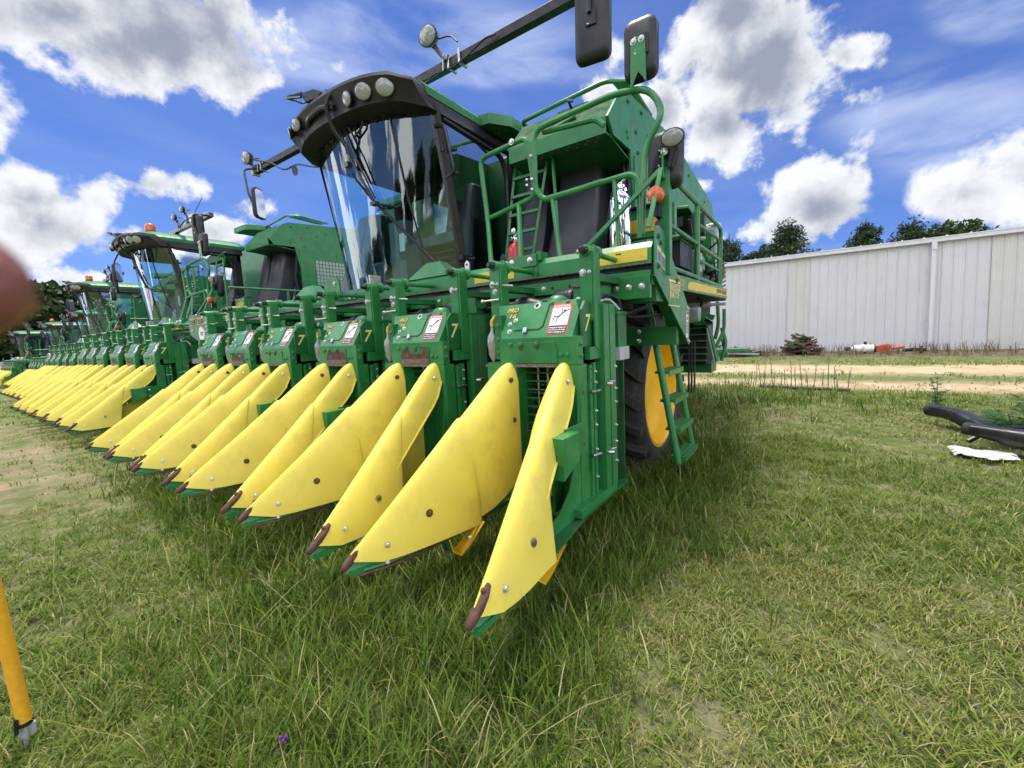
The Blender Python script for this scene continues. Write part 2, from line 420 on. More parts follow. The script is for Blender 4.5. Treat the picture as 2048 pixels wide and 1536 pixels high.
    h.box(-1.60, -1.48, 2.03, 2.16, .75, 1.12, G); h.slab([(-1.595, 2.028, .76), (-1.485, 2.028, .76), (-1.485, 2.028, 1.105), (-1.595, 2.028, 1.105)], .004, G)
    h.box(-1.53, -1.479, 2.03, 2.12, 1.14, 1.40, GD)
    for z in (1.18, 1.26, 1.34): h.bolt((-1.505, 2.03, z), (0, -1, 0), .010, G)
    h.text('7', (-.9735, 2.085, 1.285), (0, 1, 0), (0, 0, 1), .13, CD, bold=.012, shear=.25)
    unit = h.build('row_unit', root, bevel=.0035)
    k = MB(); k.use(G)
    k.prism([(1.66, .80), (1.83, .80), (1.83, .665), (1.76, .635), (1.66, .60)], 'x', -.985, -.895, G)
    k.prism([(1.80, .81), (2.0, .81), (2.0, .64), (1.80, .64)], 'x', -.966, -.955, G)
    for z in (.755, .665): k.bolt((-.955, 1.88, z), (1, 0, 0), .012)
    k.tube([(-.99, 1.62, .72), (-.96, 1.62, .70), (-.95, 1.62, .60)], .012, 6, GD); k.ball((-.945, 1.61, .60), .012, ZN, 8)
    k.build('shield_bracket', unit, bevel=.003)
    # sloping hood with its door and decals
    d = MB(); d.use(G)
    B0, T0 = 2.0, 2.12
    vdir = V((0, .12, .204)).normalized(); n = V((1, 0, 0)).cross(vdir)
    def hp(x, v, e=0.): return V((x, B0, 1.256)) + vdir * v + n * e
    H = .2367
    d.slab([hp(-1.462, 0), hp(-1.008, 0), hp(-1.000, .155), hp(-1.036, H), hp(-1.556, H)], .008)
    d.slab([hp(-1.008, 0), V((-.995, 2.12, 1.235)), V((-.992, 2.20, 1.36)), hp(-1.000, .155)], .006)
    d.slab([hp(-1.000, .155), V((-.992, 2.20, 1.36)), V((-1.03, 2.22, 1.45)), hp(-1.036, H)], .006)
    d.slab([V((-1.475, 2.12, 1.235)), hp(-1.462, 0), hp(-1.556, H), V((-1.556, 2.22, 1.455))], .006)
    d.slab([hp(-1.556, H), hp(-1.036, H), V((-1.03, 2.30, 1.462)), V((-1.55, 2.30, 1.462))], .006)
    for y, z in ((2.085, 1.30), (2.10, 1.335), (2.12, 1.37)): d.lathe((-.9935, y, z), (1, -.2, 0), [(.009, 0), (.009, .0025)], 8, BL)
    # door outline: thin dark gap lines and latch
    for a, b in ((hp(-1.20, .075), hp(-1.19, .225)), (hp(-1.225, .055), hp(-1.395, .055)), (hp(-1.225, .055), hp(-1.20, .075))):
        d.tube([a, b], .0028, 6, BL)
    d.slab([hp(-1.385, .06, .004), hp(-1.228, .06, .004), hp(-1.206, .08, .004), hp(-1.196, .222, .004), hp(-1.376, .222, .004)], .006, G)
    d.lathe(hp(-1.272, .212), n, [(.022, 0), (.022, .006), (.012, .007), (.010, .004)], 14, ZN); d.lathe(hp(-1.272, .212), n, [(.010, .006), (.009, .008)], 10, BL)
    d.obox(hp(-1.31, .052, .008), (1, 0, 0), vdir, n, .012, .016, .006, ZN)
    for x, v in ((-1.432, .10), (-1.42, .052)): d.bolt(hp(x, v), n, .010, ZN)
    d.bolt(hp(-1.398, .125, 0), n, .010, ZN)
    for x in (-1.178, -1.08): d.bolt(hp(x, .224), n, .010, G)
    # maker's row-unit decal
    d.text('PRO', hp(-1.478, .180), (1, 0, 0), vdir, .046, BL, bold=.055, shear=.3, eps=.0012, width=.088)
    d.text('PRO', hp(-1.475, .182), (1, 0, 0), vdir, .040, YD, bold=.018, shear=.3, eps=.0022, width=.080)
    d.text('16', hp(-1.452, .140), (1, 0, 0), vdir, .044, BL, bold=.06, shear=.25, eps=.0012, width=.056)
    d.text('16', hp(-1.449, .142), (1, 0, 0), vdir, .038, YD, bold=.018, shear=.25, eps=.0022, width=.048)
    # warning sticker
    x0, x1, v0, v1 = -1.170, -1.046, .022, .216
    w = x1 - x0
    def rect(a, b, c2, e, m, ep): d.slab([hp(x0 + w * a, v0 + (v1 - v0) * c2, ep), hp(x0 + w * b, v0 + (v1 - v0) * c2, ep), hp(x0 + w * b, v0 + (v1 - v0) * e, ep), hp(x0 + w * a, v0 + (v1 - v0) * e, ep)], .0008, m)
    rect(0, 1, 0, 1, RL, .0015); rect(.06, .94, .28, .86, WH, .0025); rect(.06, .94, .03, .26, BL, .0025)
    def sp(a, b, ep=.0034): return hp(x0 + w * a, v0 + (v1 - v0) * b, ep)
    d.text('DANGER', sp(.24, .885, .002), (1, 0, 0), vdir, .017, WH, bold=.03, eps=.001, width=w * .66)
    d.slab([sp(.08, .885), sp(.20, .885), sp(.14, .955)], .0006, WH)
    for k, row in enumerate(('Disengage harvesting unit', 'drive and shut off engine', 'before unplugging unit')): d.text(row, sp(.09, .19 - .07 * k, .0026), (1, 0, 0), vdir, .011, WH, bold=.03, eps=.001, width=w * .82)
    def stroke(pts, r): d.tube([sp(a, b, .0030) for a, b in pts], r * .55, 5, BL)
    d.lathe(sp(.68, .75, .0028), n, [(.0065, 0), (.0065, .0012)], 10, BL)
    stroke([(.62, .70), (.47, .58), (.40, .56)], .006); stroke([(.60, .67), (.92, .80)], .004); stroke([(.60, .70), (.52, .82)], .004)
    stroke([(.48, .58), (.22, .56)], .0045); stroke([(.46, .58), (.36, .50), (.38, .42), (.32, .37)], .0045)
    stroke([(.22, .62), (.20, .36)], .003); stroke([(.12, .53), (.20, .51)], .0035); stroke([(.52, .50), (.68, .36)], .0015)
    d.build('hood', unit, bevel=.0025)
    # spindle drum in the throat
    s = MB(); s.use(GD)
    for i in range(15):
        z = .36 + i * .05
        s.tube([(-1.352, 2.075, z), (-1.112, 2.075, z)], .0055, 6, GD)
        for x in (-1.30, -1.25, -1.20, -1.15):
            s.lathe((x - .05, 2.17 + .02 * math.sin(i), z + .02), (1, -.25, 0), [(.012, 0), (.011, .02), (.006, .022), (.005, .075), (.002, .085)], 7, ST)
    for x in (-1.30, -1.235, -1.17): s.tube([(x, 2.13, .31), (x, 2.13, 1.10)], .010, 8, ST); 
    s.tube([(-1.27, 2.23, .31), (-1.27, 2.23, 1.10)], .06, 12, BS); s.tube([(-1.16, 2.25, .31), (-1.16, 2.25, 1.10)], .05, 12, BS)
    s.box(-1.366, -1.352, 2.08, 2.33, .30, 1.10, GD); s.box(-1.118, -1.104, 2.08, 2.33, .30, 1.10, GD)
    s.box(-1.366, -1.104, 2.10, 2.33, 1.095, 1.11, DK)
    s.build('spindle_drum', unit)
    for tipx, topx, out in ((-1.576, -1.417, -1), (-.885, -1.062, 1)):
        a, b, c = nose_pieces(tipx, topx, out)
        a.build('divider', unit, ang=50); b.build('divider_tip', unit, ang=60); c.build('runner', unit)
    # pair of hangers carrying the unit from the toolbar
    for off in (.235, -.385):
        k = MB(); k.use(G); x = XC + off
        for dx in (-.040, .034):
            k.prism([(2.17, 1.71), (2.235, 1.71), (2.25, 1.67), (2.25, 1.24), (2.22, 1.17), (2.17, 1.20)], 'x', x + dx, x + dx + .012)
        k.box(x - .028, x + .034, 2.165, 2.177, 1.34, 1.70)
        k.lathe((x, 2.15, 1.715), (0, 1, 0), [(.028, 0), (.031, .008), (.031, .115), (.016, .12), (.016, .46)], 14)
        k.lathe((x, 2.25, 1.715), (0, 1, 0), [(.042, 0), (.042, .015), (.036, .022), (.036, .034), (.042, .040), (.042, .052)], 14, G)
        k.lathe((x, 2.105, 1.715), (0, 1, 0), [(.013, 0), (.020, .008), (.020, .03), (.025, .032), (.025, .05)], 6, BS)
        k.box(x - .03, x + .04, 2.25, 2.60, 1.56, 1.60, GD)
        k.bolt((x - .018, 2.165, 1.60), (0, -1, 0), .014); k.bolt((x + .02, 2.165, 1.60), (0, -1, 0), .008)
        if off < 0:
            k.tube([(x - .02, 2.15, 1.60), (x + .10, 2.22, 1.585)], .008, 6, ST)
            k.bolt((x, 2.165, 1.555), (0, -1, 0), .013); k.tube([(x - .07, 2.13, 1.50), (x + .03, 2.16, 1.505)], .007, 6, ZN); k.ball((x - .075, 2.13, 1.50), .013, ZN, 8)
        k.lathe((x + .047, 2.23, 1.43), (1, 0, 0), [(.018, 0), (.018, .002)], 10, GD)
        k.build('hanger', unit, bevel=.003)
    # skid shoes below the floor
    for x in (-1.45, -.955):
        k = MB(); k.use(YR)
        P2 = [(1.42, .295), (1.44, .225), (1.50, .175), (1.58, .205), (1.70, .275)]
        for (a, b), (c, e) in zip(P2[:-1], P2[1:]):
            k.slab([(x - .035, a, b), (x - .035, c, e), (x + .035, c, e), (x + .035, a, b)], .006, YR)
            k.slab([(x - .033, a, b + .005), (x + .033, a, b + .005), (x + .033, c, e + .005), (x - .033, c, e + .005)], .004, GD)
        k.bolt((x, 1.60, .225), (0, -.4, 1), .010); 
        for z in (.265, .24): k.lathe((x, 1.428, z), (0, -1, .2), [(.010, 0), (.010, .002)], 8, BL)
        k.build('skid_shoe', unit)
    return unit
# ------------------------------------------------------------------ the rest of the machine
XM = -3.6925                                   # centre line
def mir(x): return 2 * XM - x
def header(root):
    b = MB(); b.use(G)
    xa, xb = -6.66, -.772
    b.prism([(2.60, 1.672), (2.60, 1.762), (2.635, 1.802), (2.86, 1.802), (2.86, 1.60), (2.66, 1.60), (2.66, 1.672)], 'x', xa, xb)
    b.box(xa, xb, 2.64, 2.72, 1.60, 1.68, BS)
    b.use(G); b.box(xa, xb, 2.575, 2.66, 1.545, 1.628); b.box(xa, xb, 2.595, 2.645, 1.668, 1.676, RW)
    b.box(xa, xb, 2.70, 2.86, 1.45, 1.60, GD)
    b.prism([(-1.02, 1.60), (-1.02, 1.50), (-.93, 1.465), (-.772, 1.465), (-.772, 1.60)], 'y', 2.565, 2.60, G)
    for x in (-.98, -.90, -.82): b.bolt((x, 2.565, 1.535), (0, -1, 0), .014)
    for x in (-1.12, -1.5, -2.5, -3.4): b.bolt((x, 2.575, 1.585), (0, -1, 0), .012)
    # yellow stripe panels
    for xs in ((-1.215, -.795), (-2.13, -1.76), (mir(-.795), mir(-1.215)), (mir(-1.76), mir(-2.13))):
        b.box(min(xs), max(xs), 2.5965, 2.601, 1.690, 1.764, YD)
    for x in (-1.06, -.97): b.box(x - .02, x + .015, 2.5955, 2.598, 1.742, 1.75, BL)
    b.use(G)
    # lifting crests and lugs on top of the tube
    for xc in (-2.66, -4.60):
        b.loft([[(xc - .25, 2.615, 1.80), (xc + .25, 2.615, 1.80), (xc + .25, 2.80, 1.80), (xc - .25, 2.80, 1.80)],
                [(xc - .06, 2.67, 1.93), (xc + .10, 2.67, 1.93), (xc + .10, 2.76, 1.93), (xc - .06, 2.76, 1.93)]])
    b.prism([(-4.12, 1.74), (-3.86, 1.74), (-3.86, 1.90), (-3.90, 1.945), (-4.06, 1.945), (-4.12, 1.89)], 'y', 2.575, 2.59); b.bolt((-3.94, 2.575, 1.88), (0, -1, 0), .016)
    b.box(-3.42, -3.40, 2.6, 2.72, 1.79, 1.91)
    for x in (-3.36, -3.30): b.bolt((x, 2.64, 1.80), (0, -.3, 1), .016)
    for x in (-2.21, -1.86):
        b.prism([(x - .022, 1.795), (x + .022, 1.795), (x + .022, 1.86), (x, 1.88), (x - .022, 1.86)], 'y', 2.61, 2.622); b.lathe((x, 2.609, 1.848), (0, -1, 0), [(.009, 0), (.009, .0015)], 8, BL)
    b.use(G); b.box(-1.80, -1.56, 2.585, 2.605, 1.755, 1.835); b.box(-1.57, -1.53, 2.60, 2.70, 1.79, 1.85)
    for x in (-1.765, -1.61): b.lathe((x, 2.585, 1.795), (0, -1, 0), [(.024, 0), (.024, .004), (.017, .005), (.017, .014), (.012, .017)], 10, ZN)
    b.box(-1.60, -1.592, 2.594, 2.60, 1.68, 1.76, GD); b.box(-1.56, -1.553, 2.594, 2.60, 1.68, 1.76, GD)
    for xc in (-1.50, -1.30, -2.55, -2.70, -2.85, -3.05, -3.55, -3.75, -3.9, -4.6, -4.75):
        for dx in (0, .07): b.lathe((xc + dx, 2.5745, 1.585), (0, -1, 0), [(.012, 0), (.012, .0012)], 10, BL)
    b.box(-3.78, -3.62, 2.596, 2.601, 1.70, 1.755, BL)
    for x in (-3.74, -3.66): b.box(x - .02, x + .02, 2.595, 2.597, 1.712, 1.742, LG)
    b.box(-1.64, -1.45, 2.63, 2.70, 1.49, 1.545, G); b.bolt((-1.50, 2.63, 1.515), (0, -1, 0), .012)
    b.build('header_beam', root, bevel=.006)
    d = MB(); d.use(BS)
    d.tube([(-6.55, 2.52, 1.485), (-1.30, 2.52, 1.485)], .030, 10)
    for i in range(6):
        x = XC - ROWS[i]
        prof = [(.032, -.17), (.040, -.15)]
        for k in range(7): prof += [(.052 + .006 * k ** .5, -.14 + k * .022), (.070, -.129 + k * .022)]
        d.lathe((x, 2.50, 1.49), (1, 0, 0), prof + [(.05, .02)], 14, BK)
        d.lathe((x - .45, 2.50, 1.46), (1, 0, 0), [(.04, 0), (.075, .02), (.08, .10), (.06, .16), (.04, .22)], 12, BK)
        d.box(x + .03, x + .21, 2.42, 2.60, 1.42, 1.57, G); d.box(x + .02, x + .12, 2.405, 2.43, 1.555, 1.575, RW)
        d.lathe((x + .20, 2.47, 1.53), (.9, -.4, 0), [(.05, 0), (.05, .025), (.03, .03)], 12, G)
        d.lathe((x + .065, 2.42, 1.475), (0, -1, 0), [(.022, 0), (.022, .006), (.013, .007), (.013, .010)], 10, ZN); d.lathe((x + .115, 2.42, 1.505), (0, -1, 0), [(.013, 0), (.013, .003)], 10, GD)
        d.tube([(x - .1, 2.5, 1.40), (x + .25, 2.62, 1.36), (x + .42, 2.65, 1.42)], .016, 6, BK)
    d.build('drive_shaft', root, bevel=.003)
    e = MB(); e.use(GD)
    e.prism([(-7.30, 1.50), (-7.30, 1.72), (-7.24, 1.78), (-6.66, 1.74), (-6.42, 1.60), (-6.42, 1.47), (-6.62, 1.36), (-6.92, 1.36)], 'y', 2.40, 2.42, GD)
    for x in (-7.24, -6.98): e.box(x, x + .21, 2.394, 2.40, 1.63, 1.72, YD); e.box(x + .012, x + .198, 2.391, 2.3945, 1.64, 1.71, BL)
    for x in (-7.22, -6.96):
        for z in (1.655, 1.675, 1.695): e.box(x, x + .15, 2.3895, 2.3915, z, z + .006, LG)
    e.lathe((-6.88, 2.40, 1.50), (0, -1, 0), [(.10, 0), (.10, .006)], 20, WH); e.ball((-6.88, 2.392, 1.50), .05, LG, 10, (1, .08, .5))
    for x, z in ((-7.2, 1.55), (-7.0, 1.76), (-6.8, 1.72), (-6.5, 1.55)): e.bolt((x, 2.40, z), (0, -1, 0), .013)
    e.box(-7.2, -6.6, 2.42, 2.66, 1.46, 1.60, GD)
    e.build('end_plate', root, bevel=.004)
def chassis(root):
    c = MB(); c.use(DK)
    c.box(-5.2, -2.2, 2.9, 8.3, .95, 1.55, DK); c.box(-6.0, -1.62, 2.75, 4.5, 1.56, 1.62, DK); c.box(-6.0, -1.45, 4.9, 8.4, 1.45, 1.75, DK)  # near-black boxes paint in the shaded underside and close off the view
    c.box(-5.9, -1.75, 3.9, 4.4, .58, .82, GD); c.box(-5.7, -1.7, 2.86, 2.95, .75, 1.6, DK)
    for x in (-4.6, -2.8): c.box(x - .08, x + .08, 2.5, 4.4, 1.2, 1.42, GD)
    for i in range(5):
        x = -1.75 - i * .6
        c.tube([(x, 2.75, 1.5), (x - .1, 2.85, 1.2), (x + .2, 3.1, 1.0), (x + .3, 3.6, 1.15)], .022, 6, BK, fillet=.2)
    c.lathe((-1.15, 3.05, 1.47), (0, 0, 1), [(.02, -.06), (.10, -.04), (.12, .02), (.10, .10), (.06, .13)], 12, BK)
    c.tube([(-1.03, 2.35, 1.43), (-1.0, 2.42, 1.50), (-.93, 2.48, 1.47), (-.93, 2.50, 1.40)], .010, 6, BK, fillet=.05)
    c.tube([(-1.03, 2.35, 1.44), (-.97, 2.42, 1.475), (-.92, 2.46, 1.40)], .008, 6, LG, fillet=.05)
    c.tube([(-1.05, 2.5, 1.42), (-.96, 2.7, 1.36), (-.85, 3.0, 1.37), (-.77, 3.3, 1.40)], .009, 6, BK, fillet=.1)
    c.box(-1.04, -.93, 2.46, 2.60, 1.18, 1.38, GD); c.box(-1.045, -.925, 2.45, 2.61, 1.375, 1.395, G); c.box(-1.05, -.92, 2.46, 2.62, 1.10, 1.18, LG)
    c.box(-1.20, -1.05, 2.62, 2.86, .35, 1.12, DG)
    for z in (1.02, .92, .70, .66, .45): c.tube([(-1.05, 2.64, z), (-1.02, 2.74, z - .03 + random.uniform(-.03, .03)), (-1.05, 2.86, z - .02)], .003, 4, DG)
    # drop beam in front of the ladder
    c.use(GD); c.box(-1.30, -.775, 3.20, 3.26, 1.158, 1.295, GD)
    for z in (1.26, 1.19): c.bolt((-1.05, 3.20, z), (0, -1, 0), .013)
    c.box(-1.30, -1.18, 3.15, 3.21, 1.165, 1.335, G)
    c.build('chassis', root, bevel=.006)
    # side console at the operator's step
    p = MB(); p.use(G)
    xx = -.75
    p.prism([(2.612, 1.795), (2.624, 1.885), (2.69, 1.895), (2.784, 1.88), (3.129, 1.645), (3.288, 1.545), (3.496, 1.405), (3.481, 1.149), (2.60, 1.592)], 'x', xx - .010, xx)
    p.prism([(3.129, 1.645), (3.3, 1.648), (5.34, 1.682), (5.346, 1.577), (3.4, 1.548), (3.288, 1.545)], 'x', xx - .009, xx - .001)
    p.slab([(xx - .075, 2.60, 1.592), (xx - .075, 3.475, 1.149), (xx - .008, 3.481, 1.149), (xx - .008, 2.60, 1.592)], .008, GD)
    p.box(xx - .55, xx - .01, 3.25, 5.34, 1.555, 1.59, DK)
    for y, z in ((2.67, 1.83), (2.725, 1.80), (2.665, 1.655), (3.10, 1.60), (3.43, 1.42), (3.455, 1.17)): p.bolt((xx, y, z), (1, 0, 0), .014, ZN if z < 1.5 else GD)
    # labels
    for y0, y1, z0, z1 in ((2.64, 2.725, 1.68, 1.78), (2.735, 2.815, 1.655, 1.755)):
        p.slab([(xx + .0012, y0, z0), (xx + .0012, y1, z0 - .02), (xx + .0012, y1, z1 - .02), (xx + .0012, y0, z1)], .001, LG)
        p.slab([(xx + .002, y0 + .006, z1 - .024), (xx + .002, y1 - .006, z1 - .044), (xx + .002, y1 - .006, z1 - .026), (xx + .002, y0 + .006, z1 - .006)], .001, CD)
        for k in range(5): p.slab([(xx + .002, y0 + .01, z1 - .036 - k * .012), (xx + .002, y1 - .01, z1 - .056 - k * .012), (xx + .002, y1 - .01, z1 - .050 - k * .012), (xx + .002, y0 + .01, z1 - .030 - k * .012)], .001, DG)
    p.slab([(xx + .0012, 3.385, 1.20), (xx + .0012, 3.45, 1.20), (xx + .0012, 3.45, 1.40), (xx + .0012, 3.385, 1.40)], .001, WH)
    p.slab([(xx + .002, 3.388, 1.375), (xx + .002, 3.447, 1.375), (xx + .002, 3.447, 1.397), (xx + .002, 3.388, 1.397)], .001, RL)
    for k in range(8): p.slab([(xx + .002, 3.39, 1.235 + k * .011), (xx + .002, 3.445, 1.235 + k * .011), (xx + .002, 3.445, 1.241 + k * .011), (xx + .002, 3.39, 1.241 + k * .011)], .001, BL)
    p.slab([(xx + .002, 3.40, 1.335), (xx + .002, 3.43, 1.335), (xx + .002, 3.435, 1.355), (xx + .002, 3.41, 1.362)], .001, BL)
    # dealer's name decal
    yA, zA = 2.925, 1.585
    ay, az = (0, 1, 0), (0, 0, 1)
    def pl(y0, y1, z0, z1): p.slab([(xx + .0015, y0, z0), (xx + .0015, y1, z0), (xx + .0015, y1, z1), (xx + .0015, y0, z1)], .001, CD)
    pl(2.90, 3.21, 1.585, 1.598); pl(2.935, 2.955, 1.475, 1.585); pl(2.885, 3.19, 1.425, 1.431); pl(2.97, 3.20, 1.530, 1.535)
    p.text('ENNESSEE', (xx, 2.965, 1.540), ay, az, .052, CD, bold=.02, width=.235)
    p.text('RACTOR', (xx, 2.965, 1.482), ay, az, .060, CD, bold=.02, width=.205)
    # model figures and the long yellow flash
    p.text('01', (xx, 3.20, 1.575), ay, az, .07, YD, bold=.02, width=.115)
    p.slab([(xx + .0012, 3.165, 1.63), (xx + .0012, 3.19, 1.612), (xx + .0012, 3.20, 1.625), (xx + .0012, 3.175, 1.638)], .001, YD)
    yy = [3.43, 3.45, 3.50, 3.60, 5.335, 5.335, 3.47, 3.44]; zz = [1.58, 1.603, 1.621, 1.630, 1.664, 1.600, 1.562, 1.566]
    p.slab([(xx + .0012, a, b) for a, b in zip(yy, zz)][::-1], .001, YD)
    p.text('JOHN DEERE', (xx, 4.66, 1.606), (0, 1, .016), az, .055, BL, bold=.012, width=.60, eps=.003)
    p.build('side_panel', root, bevel=.002)
def rails(root):
    r = MB(); r.use(G); x = -.80
    rr = .019
    r.tube([(x, 3.05, 2.315), (x, 5.22, 2.325), (x, 5.22, 1.62)], rr, 10, fillet=.10)
    r.tube([(x, 2.87, 1.985), (x, 5.22, 1.985)], rr * .9, 8); r.tube([(x, 3.2, 1.70), (x, 5.22, 1.705)], rr, 8)
    r.tube([(x, 4.02, 2.32), (x, 4.02, 1.60)], rr * 1.2, 8)
    r.tube([(x, 4.10, 2.16), (x, 4.98, 2.19), (x, 5.10, 2.14), (x, 5.12, 1.62)], rr * .8, 8, fillet=.08); r.tube([(x, 4.05, 1.86), (x, 5.1, 1.865)], rr * .7, 8)
    r.build('handrail', root)
    # chain and tag hanging from the rear rail
    t = MB(); t.use(BS)
    for k in range(10): t.lathe((x + .02, 5.26 + .006 * (k % 2), 2.12 - k * .035), (.5 if k % 2 else -.4, 1, 0), [(.010, -.002), (.013, 0), (.010, .002)], 8, BS)
    t.box(x - .01, x + .03, 5.23, 5.34, 1.80, 1.93, RW); t.build('tag', root)
    p = MB(); p.use(G)
    p.box(-.785, -.725, 2.83, 2.89, 1.62, 2.275); p.box(-.762, -.750, 2.79, 2.85, 2.20, 2.37); p.bolt((-.748, 2.80, 2.35), (.5, -1, 0), .014)
    def flat(a, b, w, t):
        a, b = V(a), V(b); d = (b - a).normalized(); s = d.cross(V((0, 1, 0))).normalized(); u = d.cross(s)
        p.obox((a + b) / 2, d, s, u, (b - a).length / 2, w, t, G)
    flat((-.765, 2.80, 2.255), (-1.235, 2.66, 1.815), .013, .013); flat((-.765, 2.795, 2.26), (-.80, 2.64, 1.885), .014, .006)
    for dx in (-.02, .02): p.ball((-1.245 + dx, 2.64, 1.812), .015, ZN, 8)
    p.tube([(-.80, 2.85, 2.10), (-.79, 2.83, 1.95), (-.80, 2.80, 1.85), (-.78, 2.82, 1.80)], .007, 6, BK)
    p.lathe((-.79, 2.80, 1.90), (0, 0, 1), [(.012, -.05), (.02, -.03), (.02, .03), (.012, .05)], 8, BK)
    p.build('rail_post', root, bevel=.003)
    # gate frames at the cab steps
    g = MB(); g.use(G); y = 2.92; tr = .020
    g.tube([(-1.985, y - .28, 1.66), (-2.215, y, 2.26), (-2.265, y, 2.74), (-1.80, y, 2.78), (-1.745, y, 2.33), (-2.23, y, 2.25)], tr, 10, fillet=.07)
    g.tube([(-1.90, y, 2.30), (-1.74, y - .25, 1.70)], tr, 8)
    g.bolt((-1.93, y - .02, 2.775), (0, -1, 0), .016); g.ball((-1.80, y - .03, 2.46), .012, ZN, 6); g.ball((-1.80, y - .03, 2.42), .012, ZN, 6)
    g.build('gate', root)
    g = MB(); g.use(G); y = 2.78
    g.tube([(-1.14, y, 2.262), (-1.585, y, 2.235), (-1.66, y, 2.33), (-1.655, y, 2.735), (-1.05, y, 2.775), (-.83, y, 2.735), (-.74, y, 2.57), (-.865, y, 2.39), (-.885, y, 1.88)], tr, 10, fillet=.09)
    g.tube([(-1.60, y + .04, 2.72), (-1.20, y + .05, 2.69), (-1.14, y + .05, 2.63)], tr, 8, fillet=.06)
    g.tube([(-1.585, y, 2.245), (-.95, y, 2.265), (-.895, y, 2.22), (-.892, y, 1.86)], tr, 8, fillet=.05)
    g.tube([(-1.06, y, 2.265), (-1.035, y, 1.82)], tr * .8, 8); g.tube([(-1.52, y, 2.23), (-1.42, y - .10, 1.80)], tr * .9, 8)
    for z in (2.56, 2.40, 2.33): g.ball((-1.675, y - .02, z), .013, ZN, 6)
    g.build('handrail', root)
    # steps up to the roof
    l = MB(); l.use(G); y = 3.5
    for (x0, x1) in ((-2.42, -2.27), (-2.13, -1.91)):
        l.tube([(x0, y - .12, 1.75), (x1, y, 3.02)], .016, 4, rot=.785)
    for k in range(7):
        t = .12 + k * .13; z = 1.75 + 1.27 * t
        l.box(-2.42 + .15 * t, -2.13 + .22 * t, y - .14 + .12 * t, y - .10 + .12 * t, z - .012, z + .012)
    l.tube([(-1.88, y - .05, 3.0), (-1.80, y - .1, 1.75)], .015, 6); l.tube([(-1.93, y - .1, 3.0), (-1.62, y - .1, 3.05)], .015, 6)
    l.build('roof_ladder', root)
    a = MB(); a.use(G)
    def lx(z): return -.79 - (z - .26) * .178
    for yy in (3.30, 3.78): a.tube([(lx(.24), yy, .24), (lx(1.75), yy, 1.75)], .026, 10)
    for z in (.28, .50, .72, .94):
        xc = lx(z); a.box(xc - .055, xc + .055, 3.32, 3.76, z - .010, z + .010, G); a.box(xc + .048, xc + .056, 3.32, 3.76, z - .028, z + .012, G)
        for k in range(9):
            for q in range(3): a.lathe((xc - .035 + q * .035, 3.36 + k * .045, z + .0105), (0, 0, 1), [(.009, 0), (.007, .004)], 6, GD)
    a.build('access_ladder', root)
def mirror(root, c, fwd, w, h, d=.045, arm=None, armmat=None):
    m = MB(); m.use(BK); c = V(c); f = V(fwd).normalized(); s = f.cross(V((0, 0, 1))).normalized(); u = s.cross(f).normalized()
    def ring(k, off, rad=.05):
        pts = []
        for (sx, sz, a0) in ((1, 1, 0), (-1, 1, 90), (-1, -1, 180), (1, -1, 270)):
            for a in (0, 30, 60, 90):
                t = R(a0 + a)
                pts.append(c + f * off + s * (sx * (w - rad) + rad * math.cos(t)) * k + u * (sz * (h - rad) + rad * math.sin(t)) * k)
        return pts
    m.loft([ring(.80, d * .9), ring(.95, d * .62), ring(1, d * .2), ring(1, -d * .5), ring(.97, -d * .6)])
    m.loft([[c + f * (d * .9 + e) + s * a * .035 + u * (b * .05 + .0) for a, b in ((1, 1), (-1, 1), (-1, -1), (1, -1))] for e in (0, .012)], BK)
    if arm:
        m.use(armmat or BK)
        for pts, r in arm: m.tube(pts, r, 8, fillet=.06)
    for b in (-.045, .045): m.ball(c + f * (d * .9 + .015) + u * b + s * .02, .008, ZN, 6)
    o = m.build('mirror', root, ang=40)
    g = MB(); g.use(MG); g.slab(ring(.90, -d * .62), -.003, MG); g.build('mirror_glass', o)
    return o
def lamp(mb, c, d, r, body=True, flat=1.):
    c = V(c)
    if body: mb.lathe(c, d, [(r * .35, -r * 1.0), (r * .8, -r * .75), (r * 1.02, -r * .2), (r * 1.06, 0), (r * 1.0, .004)], 18, BK, sx=flat)
    mb.lathe(c, d, [(r * .97, .002), (r * .9, r * .10), (r * .6, r * .20), (.001, r * .24)], 18, LN, sx=flat)
